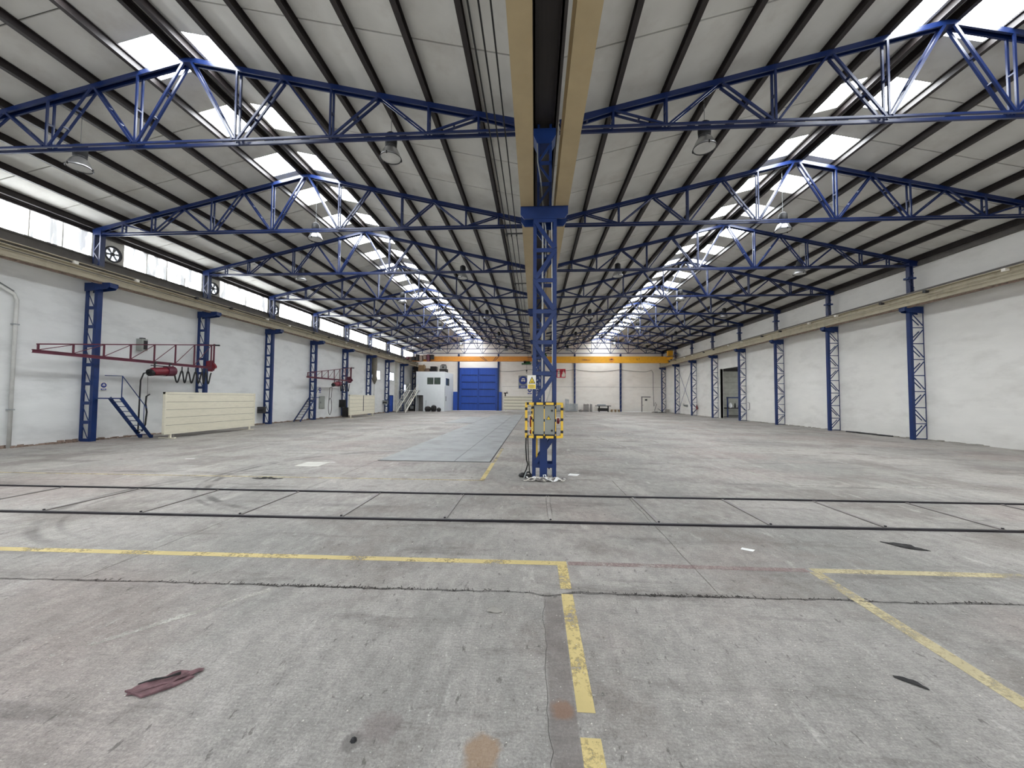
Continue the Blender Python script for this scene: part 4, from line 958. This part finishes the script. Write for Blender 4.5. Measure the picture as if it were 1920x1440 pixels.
def motor(loc, r, L, lab):
    x, y, z = loc; t = thing('electric_motor', lab, 'motor', (x, y, 0))
    MB().tube([(x - L / 2, y, r + .06), (x - L / 2 + .08, y, r + .06), (x + L / 2 - .08, y, r + .06), (x + L / 2, y, r + .06)], [r * .6, r, r, r * .7], 14).build('casing', 'ragd', t)
    for i in range(5): MB().lathe([(r, -.015), (r + .03, -.015), (r + .03, .015), (r, .015)], (x - L * .3 + i * L * .15, y, r + .06), 14, 'x').build('fin', 'darkgrey', t)
    MB().box(x - L * .35, x + L * .35, y - r * .8, y + r * .8, 0, .1).build('foot', 'darkgrey', t); MB().box(x - .12, x + .12, y - .12, y + .12, r * 2, r * 2 + .16).build('terminal_box', 'grey', t)
motor((-15.5, 53.3, 0), .32, .8, 'big dark machine drum against the office front, leftmost'); motor((-14.65, 53.3, 0), .4, .7, 'tallest dark motor against the office front'); motor((-13.9, 53.3, 0), .22, .55, 'small dark motor nearest the office corner')
tag(MB().tube([(-15.95, 53.7, 0), (-15.95, 53.85, 1.6)], .03).build('pole', 'galv', origin=(-15.95, 53.7, 0)), 'thin grey pole leaning on the office front', 'pole')
cm = thing('compressor', 'dark compressor under the white staircase beside the office door', 'compressor', (-18.2, 54.6, 0))
MB().box(-18.7, -17.65, 54.3, 54.9, .2, .9).build('cabinet', 'black', cm); MB().box(-18.4, -17.9, 54.27, 54.3, .35, .8).build('grille', 'grey', cm); MB().box(-18.7, -17.65, 54.3, 54.9, 0, .2).build('plinth', 'ragd', cm)
sh = thing('storage_gantry', 'dark steel gantry with stored parts above the staircase landing', 'gantry', (-18.4, 57.6, 5.6))
for x in (-19.0, -17.75): MB().box(x - .08, x + .08, 58.6, 58.76, 0, 7.2).build('post', 'dark', sh)
MB().box(-19.1, -14.8, 57.2, 59.2, 5.9, 6.02).build('deck', 'dark', sh)
for i, (x, w, h) in enumerate(((-19.05, .7, .7), (-18.3, .9, 1.0), (-17.2, .6, .5), (-16.4, .9, .8))): MB().box(x, x + w, 57.5, 58.4, 6.02, 6.02 + h).build('stored_crate', ['ragd', 'wood', 'grime', 'ragd'][i], sh)
MB().bar((-19.0, 57.4, 4.9), (-18.2, 57.4, 5.9), .1, .1).build('strut', 'dark', sh)

# ------------------------------------------------------------------ blue gate, posts, far wall fittings
g = MB().box(-12.3, -6.2, YF - .06, YF, 0.02, 6.78); o = g.build('door_2', 'doorblue'); o['kind'] = 'structure'
MB().box(-12.3, -6.2, YF - .16, YF, 6.6, 6.8).box(-12.3, -12.1, YF - .16, YF, 0, 6.8).box(-6.4, -6.2, YF - .16, YF, 0, 6.8).build('door_frame', 'doorblue', o)
for x0_, x1_ in ((-12.08, -9.3), (-9.2, -6.42)):
    lf = MB().box(x0_, x1_, YF - .12, YF - .06, .05, 6.55).build('gate_leaf', 'doorblue', o)
    for i in range(6): MB().box(x0_, x1_, YF - .24, YF - .12, .05 + i * 1.13, .05 + i * 1.13 + .1).build('cross_rail', 'doorblue', lf)
    for i in range(1, 6): MB().box(x0_ + .12, x1_ - .12, YF - .14, YF - .12, .05 + i * 1.13 - .12, .05 + i * 1.13).build('rail_shade_strip', 'blue', lf)  # dark blue strips painted as the shade below each cross rail
    MB().box(x0_, x0_ + .12, YF - .22, YF - .12, .05, 6.55).box(x1_ - .12, x1_, YF - .22, YF - .12, .05, 6.55).build('stile', 'doorblue', lf)
    for i in range(9):
        x = x0_ + (x1_ - x0_) * (i + .5) / 9; MB().box(x - .012, x + .012, YF - .135, YF - .12, .1, 6.5).build('sheet_rib', 'doorblue', lf)
for x0_, x1_, h in ((-13.25, -12.32, 2.95), (-6.18, -5.5, 2.95)):
    tag(MB().box(x0_, x1_, YF - .3, YF - .02, 0, h).build('side_panel', 'doorblue', origin=(x0_, YF - .2, 0)), 'low blue panel beside the big blue gate, %s of it' % ('left' if x0_ < -10 else 'right'), 'panel')
for i, (x, m, lab) in enumerate(((-12.45, 'blue', 'tall blue wall post left of the big blue gate'), (-6.05, 'blue', 'tall blue wall post right of the big blue gate'), (6.0, 'blue', 'dark blue lattice wind post on the far wall, left one'), (13.1, 'blue', 'dark blue lattice wind post on the far wall, right one, between pallets and white door'))):
    t = thing('wind_post', lab, 'post', (x, YF - .2, 0))
    for yy in (YF - .34, YF - .04): MB().box(x - .12, x + .12, yy, yy + .03, 0, 9.0).build('flange', m, t)
    MB().box(x - .03, x + .03, YF - .3, YF - .04, 0, 9.0).build('web', m, t)
    if i > 1:
        for j in range(12): MB().bar((x - .12, YF - .36, .3 + j * .7), (x + .12, YF - .36, .65 + j * .7), .04, .02, (0, 1, 0)).build('lacing', 'grey', t)
o = MB().box(16.45, 17.55, YF - .05, YF, 0, 2.25).build('door_3', 'signwhite'); o['kind'] = 'structure'
MB().box(16.3, 16.45, YF - .09, YF, 0, 2.4).box(16.3, 17.7, YF - .09, YF, 2.25, 2.4).build('door_frame', 'tie', o); MB().box(16.5, 16.56, YF - .09, YF - .05, 1.0, 1.1).build('door_handle', 'black', o); MB().box(16.85, 17.2, YF - .055, YF - .05, 1.75, 2.0).build('door_notice', 'darkgrey', o)
wp = []
for x in [-5.9 + i * .5 for i in range(49)]:
    if x > 17.5: break
    ph = (x - 6) / 7.1; wp.append((x, YF - .05 if abs(x - 6) > .4 and abs(x - 13.1) > .4 else YF - .42, 6.58 - .33 * math.sin(math.pi * (ph % 1)) ** 1.0))
wp += [(17.9, YF - .05, 6.5), (18.1, YF - .05, 6.1), (18.12, YF - .05, 3), (18.2, YF - .05, .9), (18.45, YF - .05, 1.5), (18.6, YF - .05, 1.2), (18.3, YF - .05, .2)]
tag(MB().tube(wp, .03, 6).build('wall_cable', 'darkgrey', origin=(0, YF - .05, 6)), 'thick dark cable strung along the far wall and down by the white door', 'cable')
tag(MB().box(-5.4, 19.7, YF - .03, YF, 3.83, 3.86).build('wall_conduit', 'tie', origin=(0, YF, 3.8)), 'thin horizontal conduit across the far wall at mid height', 'conduit')
def rack(x0_, x1_, y, z1_, lab, n, m='galv'):
    t = thing('grating_stack', lab, 'gratings', ((x0_ + x1_) / 2, y, 0))
    for i in range(n): x = x0_ + (x1_ - x0_) * (i + .5) / n; w = (x1_ - x0_) / n * .36; MB().box(x - w, x + w, y - .05, y + .05, .05, z1_ - (i % 3) * .03).build('grating_bar', m, t)
    MB().box(x0_, x1_, y + .05, y + .09, .15, .25).box(x0_, x1_, y + .05, y + .09, z1_ - .3, z1_ - .2).build('cross_bar', m, t); MB().box(x0_, x1_, y - .25, y + .25, 0, .05).build('base_rail', 'darkgrey', t)
rack(2.4, 4.2, 58.9, 1.25, 'grey upright gratings behind the cabinet guard', 8)
rack(4.5, 6.4, 59.3, 1.25, 'grey upright bar gratings left of the left wind post', 9)
rack(4.4, 5.0, 58.5, 1.95, 'tall thin tubular frame behind the grey gratings', 3)
rack(7.3, 8.15, 59.4, 1.2, 'pale sheet grating leaning on the far wall', 5, 'tie'); rack(8.3, 8.65, 59.4, 1.2, 'narrow brown-grey grating beside the pale one', 2, 'tie')
tb = thing('steel_table', 'grey steel table top piled on sheets by the far wall', 'table', (10.2, 59, 0))
MB().box(9.1, 11.4, 58.6, 59.4, .86, .96).build('top', 'darkgrey', tb); MB().box(9.4, 10.6, 58.7, 59.3, .96, 1.15).build('stacked_sheet', 'galv', tb); MB().box(9.5, 10.9, 58.7, 59.3, .1, .55).build('crate', 'ragd', tb)
for x in (9.6, 10.95): MB().box(x, x + .12, 58.8, 59.2, 0, .86).build('leg', 'ragd', tb)
pt = thing('wooden_pallet', 'raw wooden pallets stacked low by the far wall', 'pallet', (12, 59, 0))
for k in range(2):
    for i in range(5): MB().box(11.4 + .1 * k, 12.75, 58.5 + i * .2, 58.62 + i * .2, .14 + k * .18, .165 + k * .18).build('slat', 'wood', pt)
    for x in (11.5, 12.05, 12.6): MB().box(x, x + .1, 58.5, 59.4, k * .18, .14 + k * .18).build('block', 'wood', pt)
tag(MB().lathe([(0, 0), (.3, 0), (.42, .1), (.35, .22), (.1, .3), (0, .28)], (6.9, 59.2, 0), 10).build('sack', 'tie', origin=(6.9, 59.2, 0)), 'small grey heap beside the pale grating by the far wall', 'heap')
cbk = tag(MB().prism([(19.0, 57.1, 0), (19.55, 57.0, 0), (19.7, 57.5, 0), (19.1, 57.7, 0)], (.02, .02, .5)).build('concrete_block', 'conc', origin=(19.3, 57.3, 0)), 'grey concrete block by the last right column', 'block')
dp = thing('scrap_pile', 'black scrap and bent sheet on the floor near the far right corner', 'scrap', (18, 57, 0))
random.seed(5)
for i in range(9): x = 17.0 + i * .2; MB().bar((x, 57 + random.uniform(-.2, .2), .05), (x + .4, 57 + random.uniform(-.2, .2), random.uniform(.03, .14)), .16, .05).build('scrap_piece', 'black', dp)
MB().bar((17.9, 57.1, .6), (18.7, 57.0, .05), .3, .04).build('bent_sheet', 'black', dp)
wk = thing('wall_sink', 'small grey basin on the right wall inside the cross-braced bay', 'basin', (19.6, 51.2, 1.1))
MB().prism([(19.35, 50.9, 1.3), (19.8, 50.9, 1.3), (19.8, 50.9, 1.0), (19.5, 50.9, 1.1)], (0, .6, 0)).build('basin', 'grey', wk); MB().bar((19.35, 51.2, 1.38), (19.8, 52.2, 1.38), .05, .05).build('arm', 'darkgrey', wk)
fe = thing('fire_extinguisher', 'red fire extinguisher on the right wall by the braced column', 'extinguisher', (19.62, 47.7, .7))
MB().lathe([(0, 0), (.08, 0), (.09, .05), (.09, .42), (.04, .5), (0, .5)], (19.62, 47.75, .75), 12).build('body', 'red', fe, True); MB().box(19.58, 19.66, 47.7, 47.8, 1.25, 1.33).build('valve', 'black', fe)
MB().box(19.66, 19.8, 47.7, 47.8, .9, .95).build('bracket', 'darkgrey', fe)
tag(MB().tube([(19.77, 36.9, 1.75), (19.77, 36.6, 1.7), (19.77, 36.6, 1.1), (19.77, 36.9, 1.05)], .02, 6).build('wall_hook', 'darkgrey', origin=(19.77, 36.7, 1.4)), 'thin bent metal bracket on the right wall beside the doorway', 'bracket')
tag(MB().tube([(19.5, 25.3, .03), (19.4, 24.4, .05), (19.5, 23.6, .03), (19.35, 22.8, .04), (19.5, 22.2, .03)], .05, 6).build('rubber_hose', 'black', origin=(19.5, 23.8, 0)), 'black hose lying along the right wall base between the first two columns', 'hose')
wbn = thing('work_bench', 'dark blue steel workbench seen through the right-hand doorway', 'workbench', (22.5, 44.6, 0))
MB().box(21.6, 25, 44.3, 45.2, .95, 1.1).build('top', 'gutter', wbn); MB().box(21.5, 25, 44.3, 44.4, 2.15, 2.3).build('rail', 'blue', wbn)
for x in (21.6, 23.6): MB().box(x - .06, x + .06, 44.3, 44.4, 0, 2.3).build('leg', 'blue', wbn)
MB().box(21.6, 25, 44.3, 44.4, .15, .25).build('lower_rail', 'gutter', wbn)
for x, h in ((22.6, .5), (23.0, .3)): MB().lathe([(0, 0), (.1, 0), (.05, h), (0, h)], (x, 44.7, 1.1), 10).build('bench_fixture', 'black', wbn)
cn = thing('hanging_bag', 'white bag hanging on the workbench post in the doorway', 'bag', (21.75, 44.2, 1.05)); MB().lathe([(0, 0), (.16, .08), (.2, .3), (.12, .5), (.03, .62), (0, .62)], (21.8, 44.15, 1.05), 10).build('bag_body', 'paper', cn, True)
pg = thing('vice', 'small clamp tool standing on the end of the far screen', 'vice', (-4.75, 57.55, 2.28)); MB().box(-4.85, -4.65, 57.5, 57.65, 2.28, 2.7).build('body', 'ragd', pg); MB().box(-4.95, -4.35, 57.52, 57.6, 2.7, 2.85).build('jaw', 'ragd', pg); MB().tube([(-4.5, 57.55, 2.7), (-4.5, 57.55, 3.05)], .04).build('handle', 'ragd', pg)

# ------------------------------------------------------------------ overhead cranes at the far end
YC = 55.6
def crane(x0_, x1_, z0_, z1_, m, lab, nave):
    t = thing('overhead_crane', lab, 'crane', ((x0_ + x1_) / 2, YC, z0_))
    MB().box(x0_, x1_, YC - .28, YC - .26, z0_, z1_).box(x0_, x1_, YC + .26, YC + .28, z0_, z1_).box(x0_, x1_, YC - .32, YC + .32, z1_, z1_ + .03).box(x0_, x1_, YC - .32, YC + .32, z0_ - .03, z0_).build('box_girder', m, t)
    for x in (x0_ + .05, x1_ - .05):
        MB().box(x - .14, x + .14, YC - 1.6, YC + 1.6, 7.62, 7.98).build('end_carriage', 'maroon' if x < -10 else m, t)
        for yy in (YC - 1.3, YC + 1.3): MB().lathe([(0, -.04), (.14, -.04), (.14, .04), (0, .04)], (x, yy, 7.62), 12, 'x').build('wheel', 'darkgrey', t)
    return t
rc = crane(.42, 18.95, 7.24, 8.1, 'yellow', 'long yellow overhead crane across the right nave in front of the far wall', 'r')
text_mesh('5 T', .36, 'dark', rc, (14.6, YC - .32, 7.7)); text_mesh('KG 5000', .34, 'orange', rc, (7.1, YC - .325, 7.6)); text_mesh('12 8000 KG', .26, 'dark', rc, (7.1, YC - .32, 7.62), 'load_lettering')
disc(MB(), 10.8, YC - .3, 7.66, .36, .02).build('round_logo', 'orange', rc); MB().prism([(10.5, YC - .34, 7.66), (10.8, YC - .34, 7.82), (11.1, YC - .34, 7.7), (10.8, YC - .34, 7.62)], (0, .02, 0)).build('logo_mark', 'dark', rc)
MB().box(18.5, 19.15, YC - 1.3, YC - .7, 8.1, 8.85).build('control_box', 'yellow', rc); wb2 = MB().box(19.2, 19.6, YC - 1.3, YC - .8, 8.2, 8.85).build('electric_box', 'signwhite', rc); MB().box(19.3, 19.5, YC - 1.32, YC - 1.3, 8.4, 8.7).build('red_plate', 'maroon', wb2)
MB().box(18.4, 19.7, YC - 1.7, YC - .6, 8.0, 8.08).tube([(19.1, YC - 1.7, 8.1), (19.2, YC - 1.5, 8.3), (19.5, YC - 1.2, 8.15), (19.65, YC - .8, 8.2)], .05).build('cable_tray', 'grime', rc)
lc = crane(-18.95, -.45, 7.45, 8.1, 'orange', 'orange overhead crane across the left nave above the blue gate', 'l')
for dx in (-.95, -.7, .35, .6): MB().bar((-6.7 + dx * 1.5 - (0.25 if dx < 0 else -.25), YC - .3, 8.1), (-6.7 + dx * .8, YC - .3, 7.45), .07, .03, (0, 1, 0)).build('black_chevron', 'dark', lc)
random.seed(4)
for i in range(7): x = -18.9 + i * .55; MB().box(x, x + .4, YC - 1.0, YC - .4, 7.55 + random.uniform(-.3, .2), 8.0 + random.uniform(0, .4)).build('drive_unit', random.choice(['ragd', 'grime', 'maroon']), lc)
gh = thing('green_hoist', 'green hoist trolley with hook hanging from the orange crane', 'hoist', (-1.5, YC, 7))
MB().box(-2.2, -.8, YC - .5, YC + .5, 6.98, 7.12).build('frame', 'green', gh); MB().tube([(-1.75, YC, 7.25), (-.95, YC, 7.25)], .18, 12).build('drum', 'green', gh); MB().box(-1.9, -1.55, YC - .3, YC + .3, 7.12, 7.5).build('motor_box', 'ragd', gh)
for x in (-1.5, -1.42): MB().tube([(x, YC, 7.0), (x, YC, 6.1)], .012, 6).build('rope', 'darkgrey', gh)
MB().box(-1.56, -1.36, YC - .06, YC + .06, 5.95, 6.15).tube([(-1.46, YC, 5.95), (-1.46, YC, 5.85), (-1.36, YC, 5.76), (-1.46, YC, 5.68), (-1.55, YC, 5.76)], .03, 8).build('hook_block', 'black', gh)
gh2 = thing('green_hoist', 'green hoist trolley under the yellow crane, beside the central pillars', 'hoist', (1.0, YC, 8.1))
MB().box(.6, 1.5, YC - .6, YC + .6, 8.16, 8.3).build('frame', 'green', gh2); MB().tube([(.7, YC, 8.45), (1.4, YC, 8.45)], .18, 12).build('drum', 'green', gh2)

# ------------------------------------------------------------------ things lying on the floor
def crumple(cx, cy, pts, h, m, name, lab, cat, seed=0, rot=0, nx=14, ny=8, fold=None):
    """a crumpled sheet: outline given by half width per position along its length"""
    mb = MB(); k = len(pts) - 1
    for i in range(nx + 1):
        q = i / nx; f = q * k; a = min(int(f), k - 1); u = f - a
        x = pts[a][0] * (1 - u) + pts[a + 1][0] * u; lo = pts[a][1] * (1 - u) + pts[a + 1][1] * u; hi = pts[a][2] * (1 - u) + pts[a + 1][2] * u
        for j in range(ny + 1):
            y = lo + (hi - lo) * j / ny; n_ = noise.noise(Vector((x * 14 + seed, y * 18, seed))); r_ = abs(noise.noise(Vector((x * 7, y * 25, seed + 4))))
            z = .004 + h * (max(0, .35 + .8 * n_) + .9 * r_) * (.25 + .75 * math.sin(math.pi * min(1, max(0, q))))
            X = x * math.cos(rot) - y * math.sin(rot); Y = x * math.sin(rot) + y * math.cos(rot); mb.v.append(Vector((cx + X, cy + Y, z)))
    for i in range(nx):
        for j in range(ny): a = i * (ny + 1) + j; mb.f.append((a, a + ny + 1, a + ny + 2, a + 1))
    o = mb.build(name, m, origin=(cx, cy, 0)); md = o.modifiers.new('thick', 'SOLIDIFY'); md.thickness = .004
    return tag(o, lab, cat)
crumple(-2.79, 2.56, [(-.17, -.10, -.03), (-.1, -.1, .02), (0, -.07, .05), (.1, -.04, .06), (.16, .0, .05), (.2, .03, .06)], .035, 'pink', 'rag', 'crumpled maroon rag on the floor, bottom left', 'rag', 1, .35)
crumple(4.8, 5.58, [(-.2, .05, .08), (-.12, -.02, .05), (-.04, -.1, .06), (.08, -.13, .02), (.18, -.12, -.06), (.24, -.12, -.11)], .02, 'ragd', 'rag', 'flat black rag on the floor just before the right floor track', 'rag', 5, -.3)
crumple(2.42, 2.9, [(-.08, .03, .05), (-.03, -.0, .045), (.03, -.035, .02), (.07, -.05, -.03)], .012, 'ragd', 'leather_scrap', 'small dark scrap on the floor, lower right inside the yellow lines', 'scrap', 9, -.2, 8, 4)
crumple(-.6, 3.58, [(-.07, -.01, .02), (-.03, -.03, .03), (.03, -.03, .02), (.07, -.01, .01)], .02, 'conc', 'concrete_chip', 'broken grey concrete chip just past the cross crack, left of the yellow line', 'chip', 12, 0, 8, 5)
crumple(-6.67, 8.84, [(-.38, -.02, .02), (-.2, -.06, .03), (0, -.05, .03), (.1, -.03, .03), (.2, -.1, -.04), (.36, .02, .05)], .04, 'ragd', 'cloth_strip', 'twisted dark cloth strip on the far white floor line, left', 'strip', 15, 0, 18, 4)
def paper(pts, lab, nm='paper_sheet'):
    return tag(MB().prism([(x, y, .003) for x, y in pts], (0, 0, .002)).build(nm, 'paper', origin=(pts[0][0], pts[0][1], 0)), lab, 'paper')
paper([(.62, 9.92), (.86, 9.86), (.95, 10.1), (.70, 10.16)], 'white paper sheet on the floor right of the pillar foot')
paper([(2.5, 5.27), (2.62, 5.2), (2.68, 5.26), (2.55, 5.33)], 'small white paper scrap between the floor track and the faded pink line')
paper([(-6.5, 11.15), (-6.3, 11.2), (-6.28, 11.26), (-6.48, 11.22)], 'small white scrap beside the square floor cover')
paper([(-11.2, 11.3), (-10.95, 11.36), (-10.95, 11.42), (-11.2, 11.36)], 'tiny white scrap on the floor at the far left')
tag(MB().lathe([(0, 0), (.02, .002), (.014, .014), (0, .018)], (-1.27, 2.2, 0), 7).build('pebble', 'black', origin=(-1.27, 2.2, 0)), 'small black lump on the floor near the bottom edge', 'pebble')
random.seed(21)
gr = MB()
for i in range(700):
    if random.random() < .5: x, y = random.gauss(1.0, 1.3), random.uniform(2.0, 4.0)
    else: x, y = random.uniform(-5, 6), random.uniform(2.0, 9)
    r = random.uniform(.002, .007)
    gr._add([(x - r, y - r, .0005), (x + r, y - r * .4, .0005), (x + r * .2, y + r, .0005), (x, y, r)], [(0, 1, 3), (1, 2, 3), (2, 0, 3)])
g_ = gr.build('grit', 'strap'); g_['kind'] = 'stuff'; tag(g_, 'pale grit and crumbs scattered over the near floor', 'grit')
rg = bpy.data.objects['rag']
MB().tube([(-2.93, 2.5, .015), (-2.84, 2.53, .03), (-2.78, 2.55, .03), (-2.72, 2.6, .03)], [.003, .008, .005, .009], 7).build('dark_fold', 'ragd', rg, True, 'blackened fold')
MB().prism([(-2.96, 2.44, .004), (-2.8, 2.40, .004), (-2.68, 2.5, .004), (-2.62, 2.6, .004), (-2.7, 2.6, .004), (-2.85, 2.5, .004)], (0, 0, .012)).build('lower_layer', 'pink', rg)
# weed and shavings trapped in the open joint
random.seed(31)
wd_ = MB()
for i in range(420):
    x = random.gauss(-2.3, .5) if random.random() < .45 else random.uniform(-5, 4.5)
    if random.random() < .25: x = random.gauss(1.3, .35)
    y = ylineJ(1, x) + random.gauss(0, .012); a = random.uniform(0, 3.1); L = random.uniform(.008, .03)
    wd_.bar((x, y, .002), (x + L * math.cos(a), y + L * math.sin(a), random.uniform(.002, .012)), .004, .004)
w_ = wd_.build('joint_debris', 'floorbase'); w_['kind'] = 'stuff'; tag(w_, 'dark crumbs and fibres along the cross joint in the near floor', 'debris')
